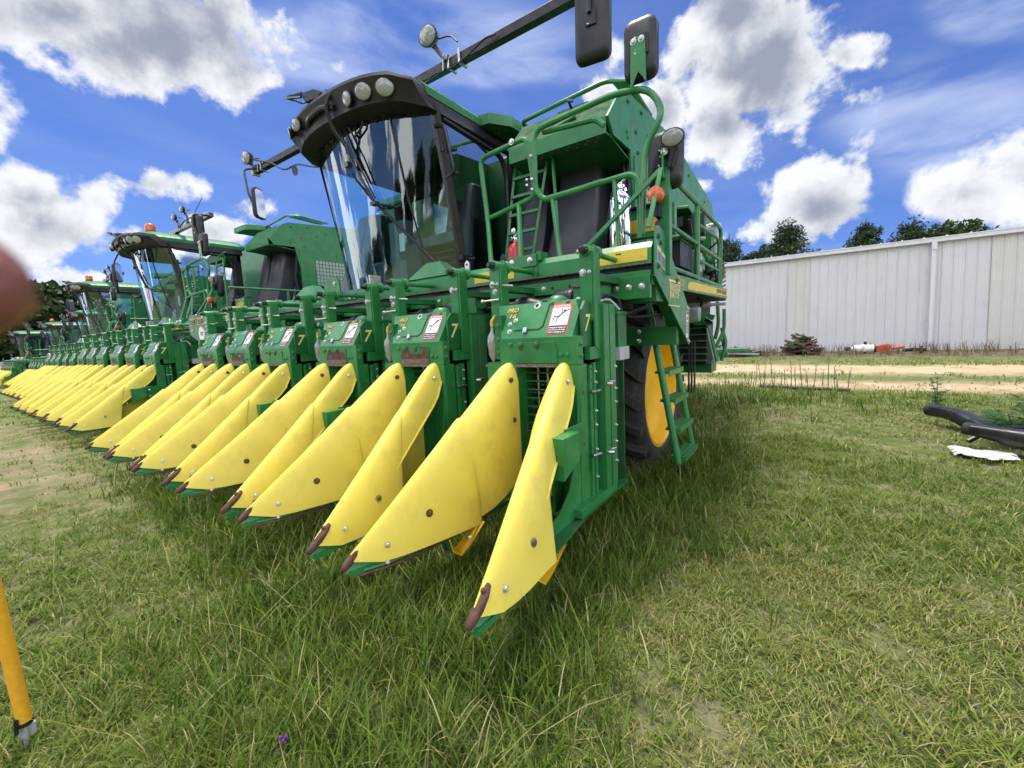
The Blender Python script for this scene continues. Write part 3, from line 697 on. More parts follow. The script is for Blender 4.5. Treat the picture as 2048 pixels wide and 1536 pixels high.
def cab(root):
    xr, xl = -2.72, -4.46; xm = (xr + xl) / 2
    def gl(t, k):                                   # windshield: t 0 right .. 1 left, k 0 bottom .. 1 top
        x = xr + (xl - xr) * t
        e = max(0, 1 - abs(2 * t - 1) ** 2.4)
        y = (3.17 - .43 * e) * (1 - k) + (2.87 - .25 * e) * k
        return V((x, y, 1.83 + 1.47 * k))
    c = MB(); c.use(BS)
    # pillars, floor, rear wall, roof lining
    for t0, wd in ((0, .045), (1, .045)):
        a, b = gl(t0, 0), gl(t0, 1); sg = -1 if t0 == 0 else 1
        c.loft([[p, p + V((sg * .012, -.03, 0)) * 1, p + V((-sg * wd * .2, .02, 0)), p + V((-sg * .04, .045, 0)), p + V((-sg * .055, .02, 0))] for p in (a, b)], BS)
    for x, s in ((xr, -1), (xl, 1)):
        c.loft([[(x, 4.0, z), (x + s * .07, 4.0, z), (x + s * .07, 4.12, z), (x, 4.12, z)] for z in (1.8, 3.30)], BK)
        c.box(x - .02, x + .02, 3.1, 4.1, 1.78, 1.86, BS)
        c.box(min(x, x + s * .05), max(x, x + s * .05), 2.9, 4.1, 3.22, 3.30, BK)
    c.box(xl, xr, 2.92, 4.15, 1.74, 1.83, BK); c.box(xl + .1, xr - .1, 2.9, 4.1, 3.30, 3.36, DK)
    c.box(xl + .03, xl + .5, 4.06, 4.12, 1.83, 2.4, DK); c.box(xl + .9, xr - .03, 4.06, 4.12, 1.83, 3.3, DK); c.box(xl, xr, 4.06, 4.12, 3.1, 3.3, DK)
    # door seals and frame of the right-hand door
    c.tube([(xr + .006, 3.93, 1.9), (xr + .006, 3.96, 3.0), (xr + .006, 3.88, 3.17), (xr + .006, 2.98, 3.22)], .022, 6, BK, fillet=.1)
    c.box(xr, xr + .03, 3.20, 3.26, 2.02, 2.06, BK); c.box(xr - .01, xr + .05, 3.10, 3.18, 2.01, 2.05, BK)
    cabo = c.build('cab', root, bevel=.006)
    g = MB(); g.use(GL)
    nT, nK = 26, 5
    g.loft([[gl(i / nT, k / nK) for i in range(nT + 1)] for k in range(nK + 1)], GL, closed=False, cap=False)
    g.build('windshield', cabo, ang=80)
    for x in (xr, xl):
        g = MB(); g.add([(x, 3.2, 1.86), (x, 3.98, 1.86), (x, 3.98, 3.22), (x, 2.92, 3.22)], [(0, 1, 2, 3) if x == xr else (3, 2, 1, 0)], GS if x == xr else GL); g.build('side_window', cabo)
    g = MB(); g.add([(xl + .5, 4.09, 2.4), (xl + .9, 4.09, 2.4), (xl + .9, 4.09, 3.1), (xl + .5, 4.09, 3.1)], [(0, 1, 2, 3)], GL); g.build('rear_window', cabo)
    # roof: outline in plan, black visor below and green cap above
    def plan(off, back, bulge, corner):
        pts = [(xr + off, back), (xr + off, 3.2)]
        yc = corner
        for i in range(15):
            t = i / 14
            x = xr + off + (xl - xr - 2 * off) * t
            e = max(0, 1 - abs(2 * t - 1) ** 3.2)
            pts.append((x, yc + .10 - .10 * min(1, e * 2.5) - bulge * e))
        pts += [(xl - off, 3.2), (xl - off, back)]
        return pts
    def crown(x, a): return a * max(0, 1 - ((x - xm) / .92) ** 2)
    def level(off, back, bulge, corner, z, cr, dipb=0.): return [(x, y, z + crown(x, cr) - dipb * max(0, y - 3.0)) for x, y in plan(off, back, bulge, corner)]
    v = MB(); v.use(BK)
    v.loft([level(-.16, 4.1, .16, 2.85, 3.26, .02), level(.00, 4.12, .22, 2.80, 3.205, .05), level(.035, 4.16, .23, 2.70, 3.235, .06), level(.02, 4.15, .16, 2.62, 3.30, .07), level(.03, 4.18, .12, 2.53, 3.375, .10), level(.012, 4.18, .11, 2.53, 3.405, .10), level(-.03, 4.1, .10, 2.57, 3.41, .10)], BK)
    for i in range(13):                            # scalloped sun strip above the glass
        p = gl(.06 + i * .073, 1) + V((0, -.006, -.035)); v.lathe(p, (0, 1, 0), [(.042, 0), (.042, .004)], 14, BK)
    # recesses behind the lamp groups
    vo = v.build('visor', cabo, ang=40)
    r = MB(); r.use(G)
    r.loft([level(.030, 4.2, .05, 2.70, 3.335, .10), level(.036, 4.22, .06, 2.66, 3.395, .10), level(.0, 4.2, .08, 2.62, 3.425, .11), level(-.15, 4.1, .06, 2.8, 3.47, .12), level(-.45, 3.9, 0., 3.0, 3.49, .12)], G)
    r.mats = [GB]; r.build('roof', cabo, ang=40)
    for (x, y, z, d, rd) in ((-2.88, 2.50, 3.335, (.75, -1, -.35), .068), (-3.10, 2.455, 3.36, (.5, -1, -.32), .066), (-3.30, 2.435, 3.36, (-.1, -1, -.25), .058),
                             (-4.10, 2.425, 3.39, (.1, -1, -.25), .056), (-4.26, 2.445, 3.37, (-.5, -1, -.2), .050), (-4.50, 2.64, 3.44, (-.8, -.7, 0), .055)):
        m = MB(); lamp(m, (x, y, z), d, rd, flat=1.12); m.build('roof_lamp', cabo, ang=40)
    # bracket, cable, grab handle, wipers
    k = MB(); k.use(BS)
    k.loft([[(-3.80, 2.46, z0), (-3.62, 2.46, z0), (-3.62, 2.60, z0), (-3.80, 2.60, z0)] for z0 in (3.50, 3.56)], BS)
    k.loft([[(-3.92, 2.40, 3.60), (-3.72, 2.40, 3.57), (-3.70, 2.42, 3.50), (-3.90, 2.42, 3.53)], [(-3.94, 2.52, 3.62), (-3.72, 2.52, 3.59), (-3.70, 2.52, 3.50), (-3.92, 2.52, 3.53)]], BS)
    k.tube([(-3.92, 2.40, 3.57), (-4.16, 2.40, 3.64), (-4.17, 2.55, 3.66), (-3.93, 2.54, 3.60)], .012, 5, BS)
    k.tube([(-3.92, 2.41, 3.60), (-4.15, 2.41, 3.65)], .02, 4, BS)
    k.tube([(-3.42, 2.60, 3.50), (-3.48, 2.43, 3.50), (-3.56, 2.40, 3.38), (-3.58, 2.46, 3.22), (-3.55, 2.58, 3.08), (-3.55, 2.585, 2.99)], .016, 8, BS, fillet=.08)
    k.box(-3.575, -3.535, 2.56, 2.60, 2.95, 3.01, LG); k.box(-3.58, -3.53, 2.555, 2.605, 2.905, 2.95, BS)
    k.tube([(-4.0, 2.50, 3.34), (-3.9, 2.43, 3.38), (-3.66, 2.42, 3.40), (-3.5, 2.45, 3.36)], .024, 8, BS, fillet=.06)
    k.build('antenna_bracket', cabo, ang=40)
    w = MB(); w.use(BS)
    def on(t, kk, off=.03): p = gl(t, kk); return p + V((0, -off, -.004))
    w.tube([on(.54, .99, .03), on(.46, .78, .06), on(.34, .50, .055)], .012, 6, BS)
    w.tube([on(.50, .99, .03), on(.42, .78, .06), on(.33, .52, .055)], .009, 6, BS)
    w.tube([on(.46, .66), on(.33, .48, .035), on(.19, .28), on(.05, .03)], .013, 4, BS)
    w.tube([on(.48, .70, .04), on(.34, .49, .05), on(.22, .45, .04)], .010, 4, BS); w.box(*[v for p in zip(on(.36, .50, .07), on(.32, .48, .03)) for v in (min(p), max(p))], BS)
    w.build('wiper', cabo)
    w = MB(); w.use(BS); w.tube([on(.20, .97, .012), on(.17, .5, .012), on(.14, .2, .012)], .008, 4, BS); w.tube([on(.46, .98), on(.43, .90), on(.36, .94), on(.34, 1.0)], .010, 6, BS, fillet=.03); w.build('glass_trim', cabo)
    h = MB(); h.use(BS)
    h.tube([(xr, 2.90, 3.13), (xr + .07, 2.93, 3.13), (xr + .08, 3.02, 2.76), (xr, 3.0, 2.72)], .018, 8, BS, fillet=.04)
    h.box(xr - .01, xr + .04, 2.94, 3.02, 2.93, 3.01, BK); h.tube([(xr, 2.98, 2.95), (xr + .12, 3.02, 2.94)], .016, 8, BK); h.ball((xr + .09, 3.04, 2.75), .022, BK, 8)
    h.box(xr - .005, xr + .045, 3.12, 3.2, 2.0, 2.05, BK); h.tube([(xr, 3.18, 2.02), (xr + .10, 3.22, 2.02)], .018, 8, BK)
    h.build('grab_handle', cabo)
    # inside
    s = MB(); s.use(BS)
    cx = V((-3.72, 3.26, 2.76)); ax = V((0, -.45, 1)).normalized(); e1 = V((1, 0, 0)); e2 = ax.cross(e1)
    ringp = [cx + (e1 * math.cos(a) + e2 * math.sin(a)) * .20 for a in [2 * math.pi * i / 24 for i in range(25)]]
    s.tube(ringp, .017, 8, BS, cap=False)
    for a in (.5, 2.6, 4.7): s.tube([cx + (e1 * math.cos(a) + e2 * math.sin(a)) * .19, cx - ax * .05], .014, 6, BS)
    s.build('steering_wheel', cabo)
    s = MB(); s.use(SE)
    s.loft([[(-3.86, 3.26, z), (-3.62, 3.26, z), (-3.60, 3.42 + .1 * (2.7 - z), z), (-3.88, 3.42 + .1 * (2.7 - z), z)] for z in (1.83, 2.48, 2.58)], SE)
    s.tube([(-3.73, 3.36, 2.5), (-3.72, 3.27, 2.72)], .055, 10, BS)
    s.slab([(-3.70, 3.255, 2.25), (-3.62, 3.255, 2.25), (-3.62, 3.255, 2.46), (-3.70, 3.255, 2.46)], .003, WH); s.box(-3.70, -3.62, 3.250, 3.254, 2.44, 2.46, RL)
    s.box(-3.70, -3.62, 3.2535, 3.256, 2.16, 2.24, BL)
    s.build('steering_column', cabo, bevel=.015)
    s = MB(); s.use(SE)
    s.loft([[(-3.62, 3.42, z), (-2.98, 3.42, z), (-2.98, 3.9, z), (-3.62, 3.9, z)] for z in (2.28, 2.40)], SE)
    s.loft([[(-3.55, 3.80, 2.40), (-3.02, 3.80, 2.40), (-3.02, 3.95, 2.40), (-3.55, 3.95, 2.40)], [(-3.50, 3.90, 3.0), (-3.08, 3.90, 3.0), (-3.08, 4.0, 3.0), (-3.50, 4.0, 3.0)]], SE)
    for k in range(6): s.box(-3.54 + .01 * k, -3.06 - .01 * k, 3.48, 3.86, 1.86 + k * .068, 1.90 + k * .068, BS)
    s.box(-3.10, -2.98, 3.40, 3.9, 2.40, 2.52, BS); s.box(-3.0, -2.82, 3.45, 3.95, 1.85, 2.5, BS); s.box(-4.3, -4.05, 3.3, 3.9, 1.83, 2.2, BS)
    s.build('driver_seat', cabo, bevel=.03)
def wheel(root, x, y, R0, W, rimr, sgn, lugs=20):
    """sgn +1: dish faces +x; the outer tyre wall sits at x"""
    t = MB(); t.use(RB); z = R0 - .13
    c = V((x - sgn * W / 2, y, z)); d = V((sgn, 0, 0)); h = W / 2
    prof = [(rimr, -h * .86), (rimr + .03, -h * .98), (rimr + (R0 - rimr) * .5, -h * 1.03), (R0 - .115, -h * .95), (R0 - .075, -h * .75), (R0 - .065, 0), (R0 - .075, h * .75), (R0 - .115, h * .95), (rimr + (R0 - rimr) * .5, h * 1.03), (rimr + .03, h * .98), (rimr, h * .86)]
    t.lathe(c, d, prof, 56, RB, cap=False)
    for k in range(lugs):
        for s in (-1, 1):
            a0 = 2 * math.pi * (k + (.5 if s > 0 else 0)) / lugs
            S = []
            for u in (0, .33, .66, 1.0):
                a = a0 + u * .20; xo = s * h * (.04 + 1.0 * u); wd = .026 + .014 * u
                rr = R0 - (.0 if u < .8 else .03); ri = R0 - .09 - (.06 if u > .8 else 0)
                def pt(rad, aa): return c + V((xo, rad * math.cos(aa), rad * math.sin(aa)))
                S.append([pt(ri, a - wd * 1.25 / R0), pt(rr, a - wd / R0), pt(rr, a + wd / R0), pt(ri, a + wd * 1.25 / R0)])
            t.loft(S, RB)
    wo = t.build('wheel', root, ang=40)
    r = MB(); r.use(YR)
    r.lathe(c, d, [(rimr - .06, -h * .8), (rimr - .005, -h * .85), (rimr + .012, h * .86), (rimr + .018, h * .93), (rimr - .012, h * .95), (rimr - .03, h * .80), (rimr - .04, h * .5), (rimr - .06, h * .34), (rimr * .74, h * .22), (rimr * .62, h * .16), (.20, h * .16), (.18, h * .30), (.10, h * .34), (.001, h * .34)], 48, YR, cap=False)
    for k in range(10):
        a = 2 * math.pi * k / 10; r.bolt(c + V((sgn * (h * .16), .24 * math.cos(a), .24 * math.sin(a))), d, .018)
    r.build('rim', wo, ang=40)
    # mud and dead grass caught under the tread
    return wo
def basket(root):
    b = MB(); b.use(GB)
    xr, xl = -1.30, -5.15
    end = [(3.30, 2.92), (3.40, 2.81), (3.80, 2.82), (3.90, 2.30), (4.05, 1.78), (8.2, 1.78), (8.2, 2.7), (7.6, 3.20), (5.2, 3.40), (3.70, 3.275), (3.58, 3.215)]
    b.prism(end, 'x', xr - .02, xr, GB); b.prism([(4.25, 1.78), (8.2, 1.78), (8.2, 2.7), (7.6, 3.20), (5.2, 3.40), (4.25, 3.32)], 'x', xl, xl + .02, GB); xc = -2.25; b.prism([(3.30, 2.92), (3.40, 2.81), (4.25, 2.72), (4.25, 3.32), (3.70, 3.275), (3.58, 3.215)], 'x', xc, xc + .02, GF)
    # fold line and the strip below the hood panel
    b.slab([(xr + .002, 3.30, 2.925), (xr + .006, 3.40, 2.81), (xr + .006, 3.80, 2.82), (xr + .006, 3.62, 2.99)], .004, GB)
    b.box(xr - .02, xr + .012, 3.88, 3.97, 1.78, 2.80, GB)
    # grille panel
    b.box(xr - .002, xr + .006, 4.20, 4.95, 1.95, 2.62, LG)
    for k in range(11): b.box(xr + .006, xr + .012, 4.20 + k * .075 - .006, 4.20 + k * .075 + .006, 1.95, 2.62, GB)
    for k in range(10): b.box(xr + .006, xr + .0125, 4.20, 4.95, 1.95 + k * .074 - .006, 1.95 + k * .074 + .006, GB)
    for y, z in ((3.75, 3.2), (4.1, 3.24), (4.3, 3.10), (4.5, 3.18), (3.95, 3.02), (3.72, 2.90), (3.70, 2.94), (4.0, 2.86), (4.8, 3.3), (5.2, 3.3), (5.2, 2.9), (4.7, 2.75), (5.5, 2.5), (5.5, 2.0), (6, 3.2), (6.3, 2.8), (6.3, 2.2), (7, 3.1), (7.2, 2.4)): b.bolt((xr + .006, y, z), (1, 0, 0), .014, GB)
    b.use(GB)
    # roof skins and the perforated front lip
    def strip(a, c, m=GB):
        q = xc + .02 if c[0] < 4.3 else xl + .02
        b.slab([(xr - .02, a[0], a[1]), (xr - .02, c[0], c[1]), (q, c[0], c[1]), (q, a[0], a[1])], .012, m)
    strip((3.58, 3.215), (3.70, 3.275), GF); strip((3.70, 3.275), (4.25, 3.32)); strip((4.25, 3.32), (5.2, 3.40)); b.box(xl + .02, xc, 4.25, 4.262, 1.78, 3.31, GB); strip((5.2, 3.40), (7.6, 3.20)); strip((7.6, 3.20), (8.2, 2.7))
    strip((3.30, 2.92), (3.58, 3.215), GF); b.box(xc + .02, xr - .02, 3.31, 3.46, 2.80, 2.815, GD); b.box(xc + .02, xr - .02, 3.30, 3.312, 2.80, 2.925, GB)
    strip((3.46, 2.81), (4.2, 2.72), GD)
    k = xr - .10
    while k > xc + .1:
        for j, y in enumerate((3.335, 3.39)):
            b.lathe((k - .04 * j, y, 2.7995), (0, 0, -1), [(.015, 0), (.015, .0015)], 10, LN)  # pale discs paint the sky's light showing through the lip's holes
        k -= .085
    b.box(xl + .02, xr - .02, 8.15, 8.2, 1.78, 2.7, GB); b.box(xc, xr - .02, 4.262, 4.28, 1.6, 2.75, DK)
    b.box(xl, xr, 4.3, 8.2, 1.75, 1.80, DK)
    b.box(-1.9, -1.32, 4.0, 4.06, 2.30, 2.40, GD); b.box(-1.60, -1.33, 4.05, 4.2, 1.8, 2.75, DK)
    for x in (-1.38, -1.345): b.tube([(x, 3.86, 2.75), (x + .03, 3.80, 2.45), (x, 3.78, 2.2), (x + .02, 3.82, 1.85)], .016, 6, BK, fillet=.1)
    b.use(GB)
    bo = b.build('basket', root, bevel=.004)
    r = MB(); r.use(G)
    r.tube([(-2.36, 4.15, 3.36), (-2.42, 3.82, 3.40), (-1.50, 3.80, 3.455), (-1.36, 3.98, 3.46), (-1.36, 4.6, 3.42)], .020, 8, fillet=.07)
    r.slab([(-1.46, 3.78, 3.44), (-1.36, 3.88, 3.45), (-1.36, 4.5, 3.40), (-1.42, 4.4, 3.40)], .02, G)
    r.build('top_rail', bo)
    p = MB(); p.use(GB)
    p.prism([(-2.75, 3.50), (-2.60, 3.52), (-2.47, 3.72), (-2.47, 3.98), (-2.60, 4.10), (-3.1, 4.10), (-3.1, 3.50)], 'z', 3.34, 3.44, GB)
    for i in range(4):
        for j in range(3): p.lathe((-2.58 - .08 * j, 3.66 + i * .10, 3.3395), (0, 0, -1), [(.017, 0), (.017, .0015)], 10, LN)  # same pale discs: sky light through the holes, put in as colour
    p.build('deflector', bo, bevel=.006)
    f = MB(); f.use(GB); f.box(-1.9, -1.6, 3.62, 3.68, 3.19, 3.25, GD); f.tube([(-1.75, 3.60, 3.23), (-1.74, 3.52, 3.26), (-1.70, 3.52, 3.24)], .012, 6, BK); f.build('latch', bo)
    # cotton ducts from the row units
    for x0, x1, tw in ((-1.86, -1.77, .215), (-2.28, -2.24, .14), (-5.35, -5.0, .17), (-4.95, -4.85, .14)):
        d = MB(); d.use(DG); S = []
        for y, z, k in ((2.95, 1.15, 1.05), (3.35, 1.50, 1.12), (3.68, 1.85, 1.15), (3.82, 2.3, 1.08), (3.90, 2.7, .98), (3.96, 2.99, .86)):
            x = x0 + (x1 - x0) * (z - 1.1) / 1.9; w = tw * k; dp = .17 * k
            S.append([(x - w, y - dp * .6, z), (x - w * .72, y - dp, z), (x + w * .62, y - dp, z), (x + w, y - dp * .72, z), (x + w, y + dp, z), (x - w, y + dp, z)])
        d.loft(S, DG)
        d.build('air_duct', root, bevel=.03, ang=30)
def engine(root):
    e = MB(); e.use(DK)
    e.box(-2.6, -1.32, 5.0, 7.2, 1.75, 2.1, DK)
    # ribbed shroud arching back, hose bundles, boxes and pulleys behind the rail
    S = [(4.72, 2.52), (4.90, 2.50), (5.10, 2.38), (5.22, 2.22), (5.26, 2.02), (5.20, 1.84)]
    for (a, b), (c, d) in zip(S[:-1], S[1:]):
        e.slab([(-1.28, a, b), (-1.02, a, b - .02), (-1.02, c, d - .02), (-1.28, c, d)], .02, GB)
        for k in range(4):
            t = (k + .5) / 4; e.tube([(-1.27, a + (c - a) * t, b + (d - b) * t + .004), (-1.03, a + (c - a) * t, b + (d - b) * t - .014)], .010, 5, GB)
    rr = random.Random(3)
    for k in range(46):
        x = rr.uniform(-1.25, -.90); y = rr.uniform(4.4, 5.9); z = rr.uniform(1.65, 2.45)
        m = rr.choice([BK, BK, BK, GD, G, ST, LG, DK])
        if rr.random() < .5:
            q = [(x, y, z)]
            for j in range(3): q.append((x + rr.uniform(-.12, .12), y + rr.uniform(-.25, .25), z + rr.uniform(-.2, .2)))
            e.tube(q, rr.choice([.010, .016, .022]), 6, rr.choice([BK, BK, LG]), fillet=.08)
        elif rr.random() < .5: e.lathe((x, y, z), (rr.uniform(.4, 1), rr.uniform(-.6, .2), rr.uniform(-.3, .3)), [(.02, 0), (.05, .01), (.05, .05), (.03, .07)], 12, m)
        else: e.obox((x, y, z), (1, .1, 0), (-.1, 1, 0), (0, 0, 1), .06, rr.uniform(.04, .12), rr.uniform(.04, .1), m)
    e.use(BK); e.box(-1.05, -.83, 3.55, 3.95, 1.76, 1.97, BK); e.box(-1.06, -.82, 3.54, 3.96, 1.955, 1.985, GD)
    e.slab([(-.82, 4.05, 1.66), (-.82, 4.35, 1.66), (-.82, 4.35, 1.95), (-.82, 4.05, 1.95)], .03, LG); e.box(-.86, -.815, 4.12, 4.33, 1.68, 1.78, BK)
    e.box(-.98, -.80, 4.35, 4.6, 1.62, 1.69, LG)
    # tall green rear panels with hanging spring links
    e.box(-1.25, -1.02, 5.45, 5.85, 1.60, 2.52, GD); e.box(-1.02, -.95, 5.55, 5.86, 1.62, 2.44, G); e.box(-.95, -.93, 5.70, 5.80, 1.75, 2.42, LG)
    for k in range(11): e.tube([(-.93, 5.50, 1.60 + k * .05), (-.86, 5.58, 1.62 + k * .05), (-.80, 5.60, 1.65 + k * .05)], .008, 5, BK)
    e.box(-1.2, -.95, 5.9, 6.0, 1.6, 2.2, GD)
    for y in (5.1, 5.35): e.box(-1.30, -1.18, y, y + .12, 1.6, 2.48, BK); 
    e.lathe((-1.1, 5.35, 2.40), (1, 0, .1), [(.09, 0), (.09, .06), (.05, .07)], 16, GB)
    e.build('engine', root, bevel=.004)
    b = MB(); b.use(G)
    b.box(-1.14, -.80, 3.26, 3.32, 1.955, 2.175, G); b.box(-1.12, -.84, 3.255, 3.2605, 1.995, 2.095, YD); b.box(-1.16, -.84, 3.22, 3.4, 2.17, 2.185, DK)
    b.box(-1.18, -1.14, 3.20, 3.3, 1.75, 2.12, BK)
    b.build('battery_box', root, bevel=.004)
    a = MB(); a.use(DK)
    # steps and levers at the rear, below the deck
    a.box(-1.9, -1.15, 6.4, 6.9, .75, 1.35, DK)
    a.box(-1.9, -1.1, 6.5, 6.9, .62, .76, GD)
    for k in range(6): a.box(-1.85, -1.14, 6.30 + k * .015, 6.40, .80 + k * .09, .815 + k * .09, G)
    a.slab([(-1.14, 6.3, 1.28), (-1.12, 6.4, 1.28), (-1.04, 6.6, .78), (-1.06, 6.5, .78)], .03, GB); a.tube([(-1.12, 6.25, 1.25), (-1.05, 6.4, .80)], .012, 6, LG)
    a.build('rear_steps', root, bevel=.004); a = MB()
    a.slab([(-1.30, 6.28, 1.30), (-1.08, 6.28, 1.30), (-1.02, 6.28, 1.42), (-1.30, 6.28, 1.50)], .04, G); a.slab([(-1.16, 6.24, 1.36), (-1.06, 6.24, 1.30), (-1.03, 6.24, 1.33), (-1.14, 6.24, 1.41)], .006, CH)
    for pts in ([(-1.0, 6.3, 1.6), (-.99, 6.35, 1.3), (-1.04, 6.4, 1.1)], [(-.95, 6.4, 1.1), (-.90, 6.45, .85)], [(-1.02, 6.35, 1.0), (-.93, 6.4, 1.2), (-.93, 6.4, 1.5)], [(-.96, 6.4, .8), (-.90, 6.4, 1.05), (-.96, 6.4, 1.25)]): a.tube(pts, .024, 8, GB, fillet=.08)
    a.build('linkage', root, bevel=.003); a = MB()
    a.lathe((-1.7, 6.2, 1.45), (1, 0, 0), [(.11, 0), (.12, .05), (.12, .45), (.10, .5)], 16, LG)
    a.build('muffler', root); a = MB()
    a.box(-1.28, -.80, 5.6, 5.64, 1.515, 1.55, LG)
    for i in range(3): a.box(-1.02 - i * .03, -1.008 - i * .03, 4.95, 5.0, .55, 1.12, DK)
    a.build('mud_flap', root, bevel=.004)
def light_boom(root, long):
    b = MB(); b.use(BS); y, z = 3.2, 3.78
    if long:
        b.box(-6.56, -1.12, y - .038, y + .038, z - .038, z + .038, BK); b.box(-6.57, -6.52, y - .055, y + .055, z - .06, z + .06, LG)
        for x in (-3.5, -3.9): b.box(x - .05, x + .05, y - .06, y + .06, 3.45, 3.73, BS)
        for x in (-2.75, -2.62, -6.3): b.box(x - .012, x + .012, y - .056, y + .056, z - .062, z + .062, ST)
        b.tube([(-3.25, y - .03, z - .09), (-3.05, y - .08, z - .10), (-2.85, y - .07, z - .08), (-2.55, y - .10, z - .10), (-2.3, y - .08, z + .0), (-2.2, y - .06, z + .0)], .009, 6, BK, fillet=.1)
        b.tube([(-3.2, y - .05, z - .11), (-2.9, y - .08, z - .06), (-2.75, y - .09, z - .10), (-2.70, y - .1, z + .02)], .008, 6, BK, fillet=.08)
        b.tube([(-4.7, 3.1, 3.36), (-5.0, y - .06, z - .35), (-5.4, y - .05, z - .20), (-5.7, y - .05, z - .22), (-6.0, y - .06, z - .03), (-6.3, y - .06, z + .06), (-6.55, y - .08, z + .16)], .011, 6, BK, fillet=.15)
        b.lathe((-5.45, y - .05, z - .27), (0, 1, .2), [(.06, -.003), (.064, 0), (.06, .003)], 14, BK)
        lamps = ((-2.93, y - .08, 4.04, -2.78), (-6.56, y - .08, 3.94, -6.34))
    else:
        b.box(-3.45, -1.5, y - .035, y + .035, 3.60, 3.67, BS); b.box(-3.2, -3.12, y - .04, y + .04, 3.45, 3.60, BS)
        b.tube([(-3.0, y, 3.68), (-2.5, y - .05, 3.72), (-2.1, y, 3.75), (-1.75, y, 3.67)], .012, 6, BK, fillet=.1)
        b.tube([(-2.45, y, 3.66), (-1.8, y, 3.98)], .006, 5, BK)
        lamps = ((-2.98, y - .05, 3.86, -2.85), (-2.55, y - .05, 3.92, -2.42))
    bo = b.build('light_boom', root, bevel=.006)
    for x, yy, zz, xb in lamps:
        m = MB(); lamp(m, (x, yy - .03, zz), (.1, -1, -.15), .085 if long else .06, flat=1.15)
        zt = z + .02 if long else 3.66
        m.tube([(x + .03, yy + .01, zz - .07), (x + .06, yy + .03, zz - .12), (xb, y - .04, zt)], .020, 8, BS, fillet=.03); m.lathe((x + .03, yy + .01, zz - .07), (0, 1, 0), [(.03, -.02), (.03, .02)], 10, BS)
        m.tube([(xb - .035, y - .056, zt - .08), (xb - .02, y - .056, zt + .06)], .006, 5, ST)
        m.tube([(x + .07, yy + .04, zz - .02), (x + .2, yy + .06, zz - .03), (x + .30, y - .05, zz - .14)], .008, 6, BK, fillet=.06)
        m.build('work_lamp', bo, ang=40)
    if not long:
        m = MB(); m.use(OR); m.lathe((-3.35, 2.85, 3.60), (0, 0, 1), [(.08, 0), (.085, .02), (.085, .12), (.06, .15), (.02, .16)], 14, OR); m.lathe((-3.35, 2.85, 3.48), (0, 0, 1), [(.09, 0), (.09, .12)], 14, BK)
        m.build('beacon', bo, ang=40)
    return bo
def mirrors(root, long=True):
    if long:
        mirror(root, (-1.285, 3.02, 3.42), (.15, -1, .05), .125, .265, .05, [([(-1.285, 2.96, 3.45), (-1.29, 2.95, 3.75), (-1.31, 3.2, 3.80)], .016)])
        mirror(root, (-6.12, 2.98, 3.20), (-.86, -.5, 0), .10, .20, .045, [([(-6.16, 2.94, 3.16), (-6.24, 2.92, 3.35), (-6.42, 2.98, 3.72), (-6.40, 3.16, 3.77)], .014)])
    else:
        mirror(root, (-1.62, 3.02, 3.36), (.2, -1, 0), .125, .25, .05, [([(-1.62, 2.96, 3.4), (-1.62, 2.96, 3.62), (-1.62, 3.2, 3.64)], .016)])
        mirror(root, (-4.75, 2.6, 2.98), (-.7, -.7, 0), .10, .19, .045, [([(-4.76, 2.62, 2.98), (-4.9, 2.6, 3.2), (-4.75, 2.66, 3.38), (-4.5, 2.7, 3.36)], .014)])
    mo = mirror(root, (-.882, 2.80, 2.975), (.05, -1, .02), .10, .175, .05)
    m = MB(); m.use(G)
    y = 2.735
    m.prism([(-.930, 2.74), (-.917, 2.76), (-.903, 2.79), (-.880, 2.825), (-.855, 2.79), (-.84, 2.76), (-.833, 2.74), (-.838, 2.99), (-.855, 3.02), (-.905, 3.02), (-.925, 2.99)], 'y', y, y + .008)
    for x in (-.860, -.908): m.bolt((x, y, 3.0), (0, -1, 0), .013)
    m.box(-.875, -.82, 2.742, 2.748, 2.92, 3.03, BK); m.build('mirror_bracket', root)
    mirror(root, (-.765, 2.90, 2.33), (-.05, -1, .03), .105, .175, .055, [([(-.77, 2.83, 2.30), (-.765, 2.81, 2.33)], .02)], BS)
    m = MB(); lamp(m, (-.690, 2.765, 2.405), (.15, -1, -.25), .050, flat=1.3); m.tube([(-.69, 2.80, 2.34), (-.72, 2.82, 2.26)], .02, 8, BK); m.build('work_lamp', root, ang=40)
    m = MB(); m.lathe((-.785, 2.74, 2.095), (.1, -1, 0), [(.044, -.03), (.049, -.025), (.049, 0), (.045, .014), (.02, .024), (.001, .026)], 20, OR); m.lathe((-.785, 2.765, 2.095), (0, 1, 0), [(.049, .01), (.040, .035)], 20, OR); m.box(-.80, -.77, 2.76, 2.83, 1.97, 2.05, BS)
    m.build('marker_lamp', root, ang=40)
LABELS = []
ROWS = (0, .964, 1.885, 2.871, 3.651, 4.427)     # the rows are not evenly spaced along the toolbar
